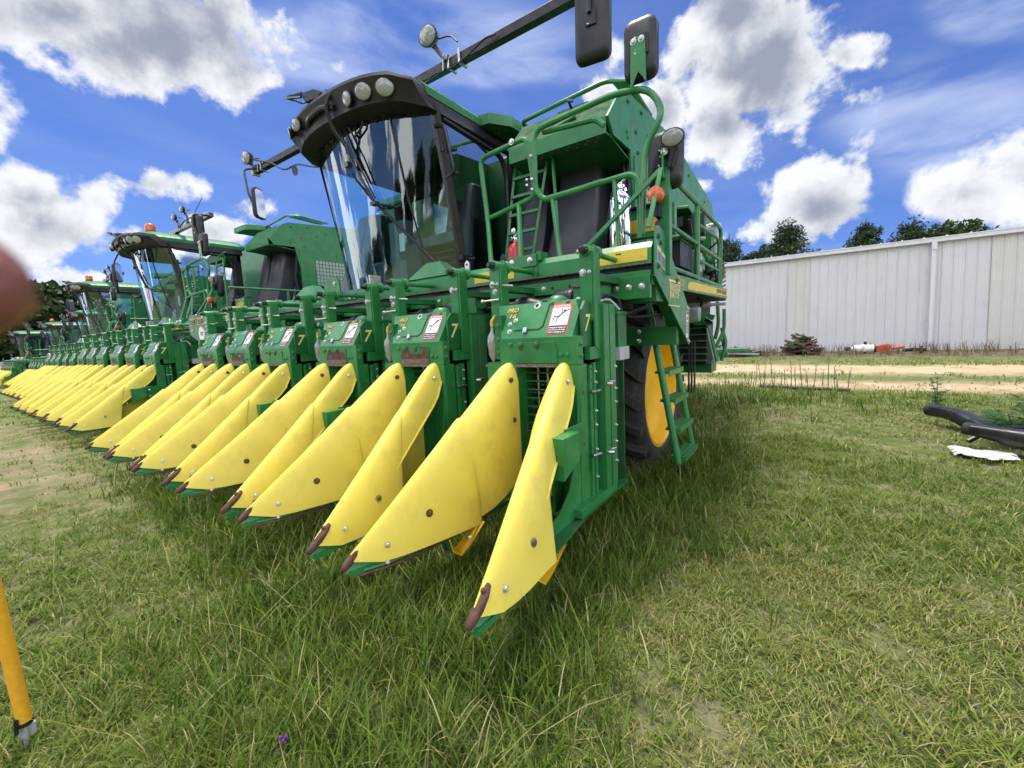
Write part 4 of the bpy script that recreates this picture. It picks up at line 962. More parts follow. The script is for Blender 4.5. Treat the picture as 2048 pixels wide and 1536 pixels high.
def picker(loc, rz=0.):
    root = empty('cotton_picker', loc)
    root.rotation_mode = 'XYZ'; root.rotation_euler = (SL, 0, rz)
    u0 = row_unit(root)
    for i in range(1, 6):
        c = copy_tree(u0, root, ('shield_bracket',) if i in (1, 4) else ()); c.location = (-ROWS[i], 0, 0)
        if i in (1, 2, 4, 5):
            k = MB(); k.use(RU); rr = random.Random(i)
            top = 1.235 - rr.uniform(0, .02); e = [(-1.370, 1.118), (-1.100, 1.118), (-1.098, top - .04), (-1.125, top), (-1.345, top), (-1.372, top - .05)]
            k.slab([(a, 1.9925, b) for a, b in e], .0015, RU)
            if i != 2: k.slab([(a, 1.9915, b) for a, b in ((-1.30 + .02 * i, 1.19), (-1.16, 1.185), (-1.15, 1.215), (-1.20, 1.232), (-1.29, 1.228))], .001, G)
            k.box(-1.366, -1.104, 1.9905, 1.993, 1.118, 1.150, RW)
            for x in (-1.325, -1.222): k.bolt((x, 1.992, 1.222), (0, -1, 0), .011, G)
            k.build('worn_plate', c)
    header(root); chassis(root); rails(root); cab(root); basket(root); engine(root)
    wheel(root, -1.12, 4.13, .82, .46, .53, 1); wheel(root, mir(-1.12), 4.13, .82, .46, .53, -1)
    wheel(root, -1.9, 7.5, .60, .38, .36, 1, 16); wheel(root, mir(-1.9), 7.5, .60, .38, .36, -1, 16)
    return root
def place(o, dx=0, dy=0, dz=0): o.location = to_world((O.x + dx, O.y + dy, dz)); return o
hero = picker((0, 0, 0)); place(hero)
light_boom(hero, True); mirrors(hero, True)
GRP = 'cotton pickers parked in a row'
tag(hero, 'nearest and largest green cotton picker, boom of lamps above its cab', 'cotton picker', GRP)
second = copy_tree(hero, None, ('light_boom', 'mirror', 'mirror_bracket', 'work_lamp', 'marker_lamp'))
light_boom(second, False); mirrors(second, False)
k = MB(); k.use(GD); k.box(-1.06, -1.0, 2.74, 3.6, .50, 1.34, GD); k.box(-1.06, -.98, 2.74, 3.62, 1.34, 1.42, G); k.box(-1.0, -.985, 2.80, 3.12, .62, 1.22, GD); k.box(-1.0, -.985, 3.18, 3.54, .62, 1.22, GD); k.tube([(-.985, 3.3, 1.10), (-.95, 3.3, 1.08), (-.95, 3.45, 1.0), (-.985, 3.45, 1.0)], .008, 6, ZN)
for y, z in ((2.84, .70), (3.08, 1.15), (3.22, .7), (3.5, 1.15), (2.84, 1.15)): k.bolt((-.985, y, z), (1, 0, 0), .013)
k.build('side_frame', second, bevel=.004)
for ch in kids(second):
    if ch.name.startswith('basket'): ch.location = (0, .72, .42)
    if ch.name.startswith('air_duct'): ch.location = (0, .62, .30)
shifts = [(-7.05, .15, -.03), (-14.4, .62, -.10), (-22.3, 1.86, -.36), (-29.9, 1.95, -.45), (-38.2, 1.63, -.55)]
labs = ['green cotton picker with orange beacon, parked directly beside the nearest picker', 'third cotton picker from the front of the row, with beacon before the tall trees',
        'fourth picker along, mostly hidden behind the third, no beacon', 'fifth picker along, small, orange beacon on its low roof line', 'farthest picker at the far end of the row beside the trees']
for i, s in enumerate(shifts):
    p = second if i == 0 else copy_tree(second, None, ())
    place(p, *s); tag(p, labs[i], 'cotton picker', GRP)
    if i in (2, 4):
        for ch in kids(p):
            if ch.name.startswith('light_boom'):
                for q in kids(ch):
                    if q.name.startswith('beacon'): bpy.data.objects.remove(q)
# ------------------------------------------------------------------ extinguishers
def extinguisher(c, r, h, body, label, lab, band):
    e = MB(); x, y, z = c
    root = empty('fire_extinguisher', (0, 0, 0)); root.location = to_world(c); root.rotation_euler = (SL, 0, 0)
    b = MB(); b.lathe((0, 0, 0), (0, 0, 1), [(r * .92, 0), (r, .015), (r, h * .80), (r * .96, h * .86), (r * .75, h * .93), (r * .4, h * .975), (r * .25, h)], 24, body); b.build('cylinder', root, (0, 0, 0), ang=50)
    l = MB(); l.lathe((0, 0, h * band[0]), (0, 0, 1), [(r + .0008, 0), (r + .0012, .002), (r + .0012, h * (band[1] - band[0]))], 24, WH if body == RD else LG)
    if body == RD:
        for k in range(3): l.box(-.02 - .01 * k, .02 + .01 * k, -r - .003, -r + .001, h * (band[0] + .05 + .05 * k), h * (band[0] + .065 + .05 * k), DG)
    l.build('label', root, (0, 0, 0))
    v = MB(); v.use(CH)
    v.lathe((0, 0, h), (0, 0, 1), [(r * .25, -.005), (r * .30, .01), (r * .30, .03), (r * .2, .045)], 12, CH)
    v.tube([(-.01, 0, h + .04), (.035, -.01, h + .055), (.075, -.02, h + .085)], .009, 6, CH); v.tube([(0, -.01, h + .04), (.04, -.03, h + .02), (.065, -.05, h - .035)], .008, 6, CH)
    v.lathe((-.02, -.02, h + .02), (-.3, -1, 0), [(.018, 0), (.018, .008)], 12, CH)
    v.lathe((-.015, -.005, h + .085), (0, 1, 0), [(.020, -.003), (.023, 0), (.020, .003)], 14, CH)
    v.build('valve', root, (0, 0, 0), ang=50)
    k = MB(); k.tube([(-.02, 0, h + .02), (-.06, .01, h + .0), (-.09, .02, h * .75), (-.11, .01, h * .45)], .009, 8, BK, fillet=.05); k.build('hose', root, (0, 0, 0))
    return tag(root, lab, 'fire extinguisher')
extinguisher((-1.955, 2.93, 1.60), .068, .43, RD, WH, 'red fire extinguisher behind the toolbar beside the cab of the nearest picker', (.42, .62))
extinguisher((-1.135, 3.08, 1.76), .078, .52, CH, LG, 'tall chrome water extinguisher strapped upright behind the handrail of the nearest picker', (.1, .2))
# ------------------------------------------------------------------ ground
def build_np(name, verts, faces_flat, counts, mats, midx=None, attr=None, smooth=False):
    me = bpy.data.meshes.new(name)
    me.vertices.add(len(verts)); me.vertices.foreach_set('co', np.asarray(verts, np.float32).ravel())
    me.loops.add(len(faces_flat)); me.loops.foreach_set('vertex_index', np.asarray(faces_flat, np.int32))
    me.polygons.add(len(counts)); st = np.concatenate([[0], np.cumsum(counts)[:-1]]).astype(np.int32)
    me.polygons.foreach_set('loop_start', st); me.polygons.foreach_set('loop_total', np.asarray(counts, np.int32))
    for m in mats: me.materials.append(m)
    if midx is not None: me.polygons.foreach_set('material_index', np.asarray(midx, np.int32))
    if attr is not None:
        a = me.attributes.new('tone', 'FLOAT', 'POINT'); a.data.foreach_set('value', np.asarray(attr, np.float32))
    me.polygons.foreach_set('use_smooth', np.full(len(counts), smooth))
    me.update(calc_edges=True)
    o = bpy.data.objects.new(name, me); C.objects.link(o)
    return o
def micro(x, y):
    near = np.exp(-(np.hypot(x, y) / 14) ** 2)
    return (fbm(x * .7, y * .7, 3) - .5) * .10 * near + (fbm(x * 3, y * 3, 9) - .5) * .035 * near
def gz(x, y): return ground_z(x, y) + micro(np.asarray(x, float), np.asarray(y, float))
def axis(lo, hi, n, c=0.):
    t = np.linspace(-1, 1, n); k = np.sinh(t * 5.2) / math.sinh(5.2)
    return np.where(k < 0, c + k * (c - lo), c + k * (hi - c))
gx = axis(-420, 320, 300, -1); gy = axis(-60, 420, 300, 3)
X, Y = np.meshgrid(gx, gy); Z = gz(X, Y)
vv = np.stack([X, Y, Z], -1).reshape(-1, 3)
ii = np.arange(299 * 300).reshape(299, 300)[:, :-1]
ff = np.stack([ii, ii + 1, ii + 301, ii + 300], -1).reshape(-1)
gm, nt, N, L, b = node_mat('yard_ground')
setp(b, rough=.95, spec=.15)
geo = N.new('ShaderNodeNewGeometry')
def noise(sc, det=6, ro=.6, vec=None, dist=0.):
    n = N.new('ShaderNodeTexNoise'); n.inputs['Scale'].default_value = sc; n.inputs['Detail'].default_value = det; n.inputs['Roughness'].default_value = ro; n.inputs['Distortion'].default_value = dist
    L.new(vec or geo.outputs['Position'], n.inputs['Vector']); return n.outputs['Fac']
def mrange(v, a, b_, c=0., d=1.):
    m = N.new('ShaderNodeMapRange'); m.interpolation_type = 'SMOOTHSTEP'
    for k, x in zip(('From Min', 'From Max', 'To Min', 'To Max'), (a, b_, c, d)): m.inputs[k].default_value = x
    L.new(v, m.inputs['Value']); return m.outputs['Result']
def math2(op, a, b_=0.):
    m = N.new('ShaderNodeMath'); m.operation = op
    for i, x in enumerate((a, b_)):
        if isinstance(x, (int, float)): m.inputs[i].default_value = x
        else: L.new(x, m.inputs[i])
    return m.outputs[0]
def mixc(f, a, b_):
    m = N.new('ShaderNodeMix'); m.data_type = 'RGBA'
    if isinstance(f, (int, float)): m.inputs['Factor'].default_value = f
    else: L.new(f, m.inputs['Factor'])
    for s, x in (('A', a), ('B', b_)):
        if isinstance(x, tuple): m.inputs[s].default_value = (*x, 1)
        else: L.new(x, m.inputs[s])
    return m.outputs['Result']
sep = N.new('ShaderNodeSeparateXYZ'); L.new(geo.outputs['Position'], sep.inputs[0])
px, py = sep.outputs['X'], sep.outputs['Y']
grass_c = mixc(mrange(noise(1.3, 8, .7), .35, .65), (.072, .115, .024), (.150, .185, .052))
straw = mixc(mrange(noise(9, 8, .75), .35, .7), (.22, .20, .115), (.34, .305, .19))
soil = mixc(mrange(noise(14, 9, .75), .3, .7), (.15, .11, .078), (.31, .245, .175))
sand = mixc(mrange(noise(2.2, 9, .7), .3, .7), (.42, .30, .175), (.60, .47, .31))
c1 = mixc(mrange(noise(5, 9, .75), .44, .67), grass_c, straw)
c2 = mixc(mrange(noise(.75, 7, .62), .57, .72, 0., .85), c1, soil)
# wheel tracks of pale sand running along the yard
wob = math2('ADD', py, math2('MULTIPLY', math2('SUBTRACT', noise(.16, 3), .5), 2.2))
def band(a, b_, e): return math2('MULTIPLY', mrange(wob, a - e, a + e), math2('SUBTRACT', 1., mrange(wob, b_ - e, b_ + e)))
tr = math2('MAXIMUM', band(9.9, 11.2, .45), band(12.5, 15.2, .6))
tr = math2('MULTIPLY', tr, mrange(noise(.9, 7, .7), .30, .52, .25, 1.))
dl = math2('MULTIPLY', math2('SUBTRACT', 1., mrange(wob, 1.0, 1.7)), math2('SUBTRACT', 1., mrange(px, -6.2, -4.2)))
dl = math2('MULTIPLY', dl, mrange(py, -3.5, -2.0)); dl = math2('MULTIPLY', dl, mrange(noise(.7, 8, .7), .40, .66, .05, .72))
c3 = mixc(tr, c2, sand)
c3 = mixc(dl, c3, mixc(.45, sand, soil))
deb = math2('MULTIPLY', mrange(wob, 17.0, 19.0), math2('SUBTRACT', 1., mrange(py, 23.5, 25.)))
c4 = mixc(math2('MULTIPLY', deb, mrange(noise(1.1, 8, .7), .3, .55, .3, 1.)), c3, mixc(mrange(noise(5, 8, .8), .4, .65), (.085, .055, .040), (.22, .17, .12)))
L.new(c4, b.inputs['Base Color'])
bp = N.new('ShaderNodeBump'); bp.inputs['Strength'].default_value = .9; bp.inputs['Distance'].default_value = .03
L.new(noise(30, 9, .75), bp.inputs['Height']); L.new(bp.outputs['Normal'], b.inputs['Normal'])
ground = build_np('ground', vv, ff, np.full(299 * 299, 4), [gm], smooth=True); ground['kind'] = 'structure'
# ------------------------------------------------------------------ grass
def leaf_mat(name, stops, trans=.35):
    m, nt, N, L, b = node_mat(name); N.remove(b)
    out = [n for n in N if n.type == 'OUTPUT_MATERIAL'][0]
    at = N.new('ShaderNodeAttribute'); at.attribute_name = 'tone'
    cr = N.new('ShaderNodeValToRGB'); el = cr.color_ramp.elements
    el[0].position = stops[0][0]; el[0].color = (*stops[0][1], 1); el[1].position = stops[-1][0]; el[1].color = (*stops[-1][1], 1)
    for p, c in stops[1:-1]:
        e = el.new(p); e.color = (*c, 1)
    L.new(at.outputs['Fac'], cr.inputs[0])
    df = N.new('ShaderNodeBsdfPrincipled'); df.inputs['Roughness'].default_value = .55; df.inputs['Specular IOR Level'].default_value = .3
    tl = N.new('ShaderNodeBsdfTranslucent'); mx = N.new('ShaderNodeMixShader'); mx.inputs[0].default_value = trans
    L.new(cr.outputs[0], df.inputs['Base Color']); L.new(cr.outputs[0], tl.inputs['Color'])
    L.new(df.outputs[0], mx.inputs[1]); L.new(tl.outputs[0], mx.inputs[2]); L.new(mx.outputs[0], out.inputs['Surface'])
    return m
GM = leaf_mat('grass_blades', [(0, (.055, .105, .012)), (.35, (.110, .185, .020)), (.62, (.215, .260, .040)), (.80, (.34, .315, .11)), (1, (.50, .44, .24))], .35)
def blades(px, py, az, L_, lean, droop, w, tone):
    n = len(px); s = np.array([0, .38, .72, 1.0]); wf = np.array([.75, 1.0, .7, .0])
    z0 = gz(px, py) - .008
    h = np.outer(L_ * lean, s ** 1.5); up = L_[:, None] * (s[None] - droop[:, None] * s[None] ** 2.2)
    bx = px[:, None] + np.cos(az)[:, None] * h; by = py[:, None] + np.sin(az)[:, None] * h; bz = z0[:, None] + up
    sx = -np.sin(az)[:, None] * w[:, None] * wf[None]; sy = np.cos(az)[:, None] * w[:, None] * wf[None]
    V7 = np.zeros((n, 7, 3))
    for k in range(3):
        V7[:, 2 * k] = np.stack([bx[:, k] - sx[:, k], by[:, k] - sy[:, k], bz[:, k]], -1)
        V7[:, 2 * k + 1] = np.stack([bx[:, k] + sx[:, k], by[:, k] + sy[:, k], bz[:, k]], -1)
    V7[:, 6] = np.stack([bx[:, 3], by[:, 3], bz[:, 3]], -1)
    base = (np.arange(n) * 7)[:, None]
    F = np.concatenate([base + np.array([[0, 1, 3, 2]]), base + np.array([[2, 3, 5, 4]]), base + np.array([[4, 5, 6]])], 1).ravel()
    return V7.reshape(-1, 3), F, np.tile([4, 4, 3], n), np.repeat(tone, 7)
def tall_mask(x, y):
    n = (fbm(x * 1.1, y * 1.1, 21) - .5) * 1.2
    a = sstep(-9.5, -6.5, x) * (1 - sstep(-.95, -.45, x + n * .4)) * sstep(.45, 1.0, y + n * .5 - .16 * np.clip(-x - 2, 0, 9)) * (1 - sstep(4.5, 8., y))
    bwheel = .9 * np.exp(-(((x + .95) / .38) ** 2 + ((y - 4.0) / 1.5) ** 2))
    c = np.exp(-(((x + 1.1) / 1.3) ** 2 + ((y - 8.3) / 1.1) ** 2))
    d = np.exp(-(((x + 1.2) / .9) ** 2 + ((y - .65) / .35) ** 2)) * .7
    return np.clip(np.maximum.reduce([a, bwheel, c, d]), 0, 1)
def bare(x, y):
    m = sstep(.50, .64, fbm(x * .75 + 3, y * .75, 40, 5))
    left = (1 - sstep(.9, 1.7, y + (fbm(x * .8, y * .8, 4) - .5))) * (1 - sstep(-5, -3.2, x))
    t1 = sstep(9.6, 10.1, y) * (1 - sstep(11., 11.5, y)); t2 = sstep(12.2, 12.8, y) * (1 - sstep(14.8, 15.4, y))
    return np.clip(np.maximum.reduce([m * (.45 + .40 * sstep(3., 7., np.hypot(x, y))), left * .9, t1 * .93, t2 * .96, sstep(16.5, 18, y) * .85]), 0, 1)
def scatter(n, rmin, rmax, a0, a1, seed):
    g = np.random.default_rng(seed)
    r = np.sqrt(g.uniform(rmin ** 2, rmax ** 2, n)); a = g.uniform(R(a0), R(a1), n)     # angle from +y, positive to the right
    return r * np.sin(a), r * np.cos(a), g
parts = []; 
def tufts(x, y, g, nb, L0, L1, w0, tone0, tone1, spread, leanr, dr, strawp):
    n = len(x); k = nb
    X = np.repeat(x, k) + g.normal(0, spread, n * k); Y = np.repeat(y, k) + g.normal(0, spread, n * k)
    az = g.uniform(0, 2 * np.pi, n * k); tl = np.repeat(g.uniform(0, 1, n), k)
    Ls = g.uniform(L0, L1, n * k) * np.repeat(g.uniform(.6, 1.25, n), k)
    tone = tone0 + (tone1 - tone0) * tl + g.normal(0, .07, n * k)
    st = g.uniform(0, 1, n * k) < strawp; tone = np.where(st, g.uniform(.72, 1.0, n * k), tone)
    return blades(X, Y, az, Ls, g.uniform(leanr[0], leanr[1], n * k), g.uniform(dr[0], dr[1], n * k), g.uniform(.6, 1.2, n * k) * w0, np.clip(tone, 0, 1))
def emit(name, chunks, label):
    vs, fs, cs, ts = [], [], [], []; o = 0
    for v, f, c, t in chunks:
        vs.append(v); fs.append(f + o); cs.append(c); ts.append(t); o += len(v)
    ob = build_np(name, np.concatenate(vs), np.concatenate(fs), np.concatenate(cs), [GM], attr=np.concatenate(ts))
    return tag(ob, label, 'grass', None, 'stuff')
short = []; tall = []
for (n, r0, r1, nb, L0, L1, w0, sp, seed) in ((11000, .45, 2.6, 9, .025, .075, .0022, .025, 1), (16000, 2.4, 5.5, 8, .03, .085, .003, .035, 2), (13000, 5.2, 11, 7, .04, .095, .0055, .06, 3), (9000, 10.5, 24, 6, .05, .12, .012, .12, 4)):
    x, y, g = scatter(n, r0, r1, -100, 32, seed)
    T = tall_mask(x, y); keep = g.uniform(0, 1, len(x)) > np.maximum(bare(x, y), T * .75)
    x, y = x[keep], y[keep]
    vig = fbm(x * .6 + 9, y * .6, 60, 4)
    dry = vig < .47
    for sel, t0, t1, sp_, k in ((~dry, .25, .60, .10, 1.15), (dry, .42, .76, .24, .85)):
        short.append(tufts(x[sel], y[sel], g, nb, L0 * k, L1 * k, w0, t0, t1, sp, (.3, 1.1), (.15, .55), sp_))
for (n, r0, r1, nb, L0, L1, w0, sp, seed) in ((5200, .45, 2.4, 10, .08, .22, .0026, .03, 11), (9500, 2.3, 5.0, 9, .10, .26, .0034, .04, 12), (7000, 4.8, 10.5, 8, .11, .26, .006, .07, 13)):
    x, y, g = scatter(n, r0, r1, -100, 14, seed)
    keep = g.uniform(0, 1, len(x)) < tall_mask(x, y) * (1 if r0 > 1 else .9)
    x, y = x[keep], y[keep]
    tall.append(tufts(x, y, g, nb, L0, L1, w0, .04, .48, sp, (.15, .8), (.1, .45), .07))
# clumps of coarser, fresher grass in the mown part
x, y, g = scatter(700, .5, 6.5, -98, 30, 31); keep = (fbm(x * 1.4, y * 1.4, 77) > .54) & (tall_mask(x, y) < .5); x, y = x[keep], y[keep]
short.append(tufts(x, y, g, 12, .07, .15, .0035, .36, .66, .022, (.45, 1.15), (.2, .5), .04))
x, y, g = scatter(1500, .5, 4.5, -98, 30, 33); keep = fbm(x * 1.1, y * 1.1, 90) > .52; x, y = x[keep], y[keep]
short.append(tufts(x, y, g, 6, .018, .036, .0065, .22, .50, .012, (.7, 1.4), (.3, .6), .03))     # clover-like broad leaves
x, y, g = scatter(2800, .5, 5.5, -98, 30, 34); keep = (tall_mask(x, y) < .6); x, y = x[keep], y[keep]
short.append(tufts(x, y, g, 3, .05, .12, .0016, .78, 1.0, .03, (1.0, 1.5), (.75, .98), 1.))         # flattened dead thatch
x, y, g = scatter(160, .5, 3.4, -95, 20, 32)
tall.append(tufts(x, y, g, 1, .25, .42, .0013, .78, .95, .02, (.5, 1.2), (.1, .3), 1.))
emit('mown_grass', short, 'short patchy grass, green and straw coloured, over the open yard')
emit('tall_grass', tall, 'long dark green grass under and in front of the yellow dividers')
# ------------------------------------------------------------------ shed
sh = empty('metal_shed', (0, 0, 0)); YB = 21.9
zb = float(ground_z(0, YB)) - .25; ztop = zb + .25 + 3.98
SW = mat('shed_white_sheet', (.60, .60, .61), .45, var=.05, scale=.6, dirt=(.42, .42, .44), dirt_amt=.35, dirt_scale=1.6)
SC = mat('shed_skylight_sheet', (.59, .58, .545), .5, var=.05, scale=1.1, dirt=(.45, .43, .36), dirt_amt=.4, dirt_scale=2)
TW = mat('shed_trim', (.62, .63, .66), .45, var=.06)
x0, x1 = -8.1, 17.0
cream = ((-.75, .05), (5.25, 6.15), (11.3, 12.2))
def rib_wall(xs, xe, m, e=0.):
    w = MB(); prof = []; x = xs; p = .3048
    while x < xe - 1e-6:
        for dx, d in ((0, .032), (.02, .032), (.045, 0), (.125, 0), (.130, .007), (.150, .007), (.155, 0), (.20, 0), (.205, .007), (.225, .007), (.23, 0), (.28, 0)):
            if x + dx <= xe: prof.append((x + dx, YB - d - e))
        x += p
    prof.append((xe, YB - e))
    zt = [zb + (ztop - zb) * k for k in (0, 1)]
    w.loft([[(a, c, z) for a, c in prof] + [(xe, YB + .05, z), (xs, YB + .05, z)] for z in zt], m)
    return w
edges = [x0]; kinds = []
for a, c in cream: edges += [a, c]; kinds += [SW, SC]
edges.append(x1); kinds.append(SW)
for a, c, m in zip(edges[:-1], edges[1:], kinds):
    rib_wall(a, c - .002, m).build('wall_sheet', sh, (0, 0, 0), smooth=False)
t = MB(); t.use(TW)
t.prism([(YB - .20, ztop - .02), (YB - .20, ztop + .13), (YB - .03, ztop + .16), (YB + .1, ztop + .16), (YB + .1, ztop - .02)], 'x', x0 - .1, x1 + .1, TW)
t.box(x0 - .1, x1 + .1, YB - .22, YB - .20, ztop + .115, ztop + .15, TW)
t.build('eave_gutter', sh, (0, 0, 0))
d = MB(); d.use(TW); d.box(3.70, 3.82, YB - .16, YB - .06, zb + .05, ztop - .02, TW); d.box(3.685, 3.835, YB - .20, YB - .05, ztop - .30, ztop - .02, TW); d.build('downspout', sh, (0, 0, 0), bevel=.01)
d = MB(); d.use(SW); d.slab([(x0 - .1, YB - .1, ztop + .165), (x1 + .1, YB - .1, ztop + .165), (x1 + .1, YB + 14, ztop + 1.6), (x0 - .1, YB + 14, ztop + 1.6)], .03, SW)
k = x0
while k < x1: d.box(k - .02, k + .02, YB - .08, YB + .4, ztop + .165, ztop + .215, SW); k += .61
d.build('roof', sh, (0, 0, 0))
d = MB(); d.use(SW); d.box(x0 - .05, x0 - .003, YB + .051, YB + 14, zb, ztop + .1, SW); d.box(x1 + .003, x1 + .05, YB + .051, YB + 14, zb, ztop + .1, SW); d.box(x0, x1, YB + 14.003, YB + 14.05, zb, ztop + 1.5, SW); d.build('end_wall', sh, (0, 0, 0))
tag(sh, 'long white ribbed metal shed across the far side of the yard', 'shed')
# ------------------------------------------------------------------ trees
LM = leaf_mat('tree_leaves', [(0, (.016, .034, .010)), (.5, (.030, .060, .016)), (1, (.060, .095, .024))], .25)
PM = leaf_mat('conifer_needles', [(0, (.014, .032, .014)), (.5, (.026, .050, .018)), (1, (.045, .075, .024))], .2)
TK = mat('tree_bark', (.075, .055, .042), .9, var=.4, scale=4, bump=.5, bscale=12)
def tree(x, y, h, r, label, kind='oak', seed=0, nleaf=5200, cat='tree', group=None, leaf=.30, low=.25):
    g = np.random.default_rng(seed); rr = random.Random(seed)
    z0 = float(ground_z(x, y)) - .2
    root = empty('oak_tree' if kind == 'oak' else 'pine_tree', (x, y, z0))
    t = MB(); t.use(TK); lean = (rr.uniform(-.3, .3), rr.uniform(-.3, .3))
    trunk = [(lean[0] * s * 2, lean[1] * s * 2, h * .92 * s) for s in (0, .15, .35, .6, .85, 1)]
    t.tube(trunk, [h * .030, h * .024, h * .020, h * .014, h * .007, h * .002], 8, TK)
    cl = []
    nb = 30 if kind == 'oak' else 34
    for i in range(nb):
        s = low + (1 - low) * (i + rr.random()) / nb
        a = i * 2.4 + rr.uniform(-.5, .5)
        if kind == 'oak': ext = r * (math.sin(math.pi * min(1, (s - low) / (1 - low) * .80 + .17)) ** .6) * rr.uniform(.65, 1.1)
        else: ext = r * (1.05 - (s - low) / (1 - low)) ** .75 * rr.uniform(.55, 1.1)
        b0 = V((lean[0] * s * 2, lean[1] * s * 2, h * .92 * s * .9)); e = b0 + V((math.cos(a) * ext, math.sin(a) * ext, ext * (.35 if kind == 'oak' else .18) + h * .02))
        m = (b0 + e) / 2 + V((0, 0, ext * .08))
        t.tube([b0, m, e], [h * .008, h * .005, h * .0015], 5, TK)
        for q, sz in ((1.0, .30), (.72, .34), (.45, .30)):
            for _ in range(2):
                c = b0 + (e - b0) * q + V((rr.uniform(-1, 1), rr.uniform(-1, 1), rr.uniform(-.6, .8))) * r * .16
                cl.append((c.x, c.y, min(c.z, h), r * sz * rr.uniform(.55, 1.05), rr.random()))
    t.build('trunk', root, (0, 0, 0))
    cl = np.array(cl); idx = g.integers(0, len(cl), nleaf); cc = cl[idx]
    dirs = g.normal(size=(nleaf, 3)); dirs /= np.linalg.norm(dirs, axis=1)[:, None]
    rad = cc[:, 3] * g.uniform(.15, 1, nleaf) ** .5
    P = cc[:, :3] + dirs * rad[:, None] * np.array([1, 1, .62])
    a = g.normal(size=(nleaf, 3)); a /= np.linalg.norm(a, axis=1)[:, None]
    b_ = np.cross(a, g.normal(size=(nleaf, 3))); b_ /= np.linalg.norm(b_, axis=1)[:, None]
    sz = leaf * g.uniform(.5, 1.25, nleaf); asp = .55 if kind == 'oak' else .28
    q = np.stack([P - a * sz[:, None], P + b_ * (sz * asp)[:, None], P + a * sz[:, None] * .9, P - b_ * (sz * asp)[:, None]], 1).reshape(-1, 3)
    tone = np.clip(cc[:, 4] * .7 + g.normal(.15, .18, nleaf), 0, 1)
    o = build_np('crown', q, np.arange(nleaf * 4), np.full(nleaf, 4), [LM if kind == 'oak' else PM], attr=np.repeat(tone, 4)); o.parent = root
    return tag(root, label, cat, group)
GT = 'trees behind the white shed'
for i, (x, y, h, r, kd, lb) in enumerate((
    (-5.2, 40, 8.6, 2.0, 'pine', 'pine behind the shed, right beside the rear rail of the nearest picker'), (-3.0, 41, 8.6, 2.2, 'oak', 'low bushy tree behind the shed in the dip between two pines'),
    (-1.0, 38, 8.6, 2.1, 'pine', 'second taller pine behind the shed, just left of the open gap in the trees'), (.9, 42, 7.2, 1.5, 'oak', 'lowest treetop barely showing over the shed roof in the gap'),
    (2.6, 38, 7.9, 1.7, 'pine', 'lone pointed pine standing by itself behind the shed'), (5.2, 39, 7.7, 2.0, 'pine', 'tall dark pine behind the shed, left of the broad round crown'),
    (7.6, 40, 8.3, 2.5, 'oak', 'broad round crown farthest along the shed roof, above the downspout'), (-7.6, 40, 8.8, 2.2, 'pine', 'pine behind the shed, half hidden by the rear of the nearest picker'),
    (9.6, 43, 7.9, 1.8, 'oak', 'small crown at the end of the tree line, dipping under the shed eave'))):
    tree(x, y, h * (1.27 if kd == 'pine' else 1.10), r * 1.2, lb, kd, 100 + i, 9000, 'tree', GT, .17)
GT2 = 'trees beyond the far end of the row'
for i, (x, y, h, r, lb) in enumerate((
    (-88, 13, 13.5, 6.5, 'tallest spreading tree at the far end of the row, above the small distant cabs'), (-97, 5, 11.5, 6.0, 'wide tree beside the fence at the far left of the field'),
    (-82, 24, 10.0, 5.0, 'rounded tree standing behind the third picker cab'), (-104, 18, 10.5, 6.5, 'dark tree set back behind the tallest tree'),
    (-92, -4, 8.0, 5.0, 'low tree at the very edge of the field, nearest the fence'), (-78, 34, 9, 5.0, 'tree top showing between the second and third picker cabs'))):
    tree(x, y, h, r, lb, 'oak', 200 + i, 7000, 'tree', GT2, .55, .08)
GT3 = 'trees on the far side of the yard behind the photographer'
for i, (x, y, h, r) in enumerate(((-62, -46, 11, 6), (-50, -52, 12, 6), (-38, -48, 10, 6), (-27, -53, 12.5, 6), (-17, -49, 10.5, 6), (-6, -54, 12, 6), (5, -50, 10, 6), (17, -53, 12, 6), (30, -48, 11, 6))):
    tree(x, y, h * .62, r * .8, 'leafy tree across the yard, seen only as a dark reflection in the cab glass', 'oak', 300 + i, 4200, 'tree', GT3, .55, .06)
# ------------------------------------------------------------------ small things in the yard
ZERO = (0, 0, 0)
FO = mat('yellow_foam', (.80, .40, .012), .75, var=.10, scale=40, dirt=(.55, .30, .04), dirt_amt=.5, dirt_scale=70, bump=.35, bscale=700)
pz = float(gz(-2.14, .09))
r = empty('marker_post', (-2.132, .085, pz))
b = MB()
dv = V((-.02, -.10, .98)).normalized()
p0 = V((0, 0, 0)); p1 = V((.015, -.004, .085))
b.lathe(p1, dv, [(.014, 0), (.018, .002), (.0192, .05), (.0196, .4), (.0196, .95), (.018, .96)], 24, FO); b.build('foam_sleeve', r, ZERO)
b = MB(); b.use(LG); b.tube([p0 + V((0, 0, -.06)), p1 + dv * .02], .008, 8, LG); b.box(-.004, .006, -.02, .02, .035, .075, LG); b.build('steel_pin', r, ZERO)
b = MB(); b.use(BK); b.lathe(p1 + dv * .005, dv, [(.0195, -.004), (.0205, .004), (.0198, .010)], 14, BK); b.box(.01, .03, -.03, -.02, .07, .12, BK); b.build('strap', r, ZERO)
tag(r, 'yellow foam-covered marker post stuck in the grass at the left front edge', 'marker post')
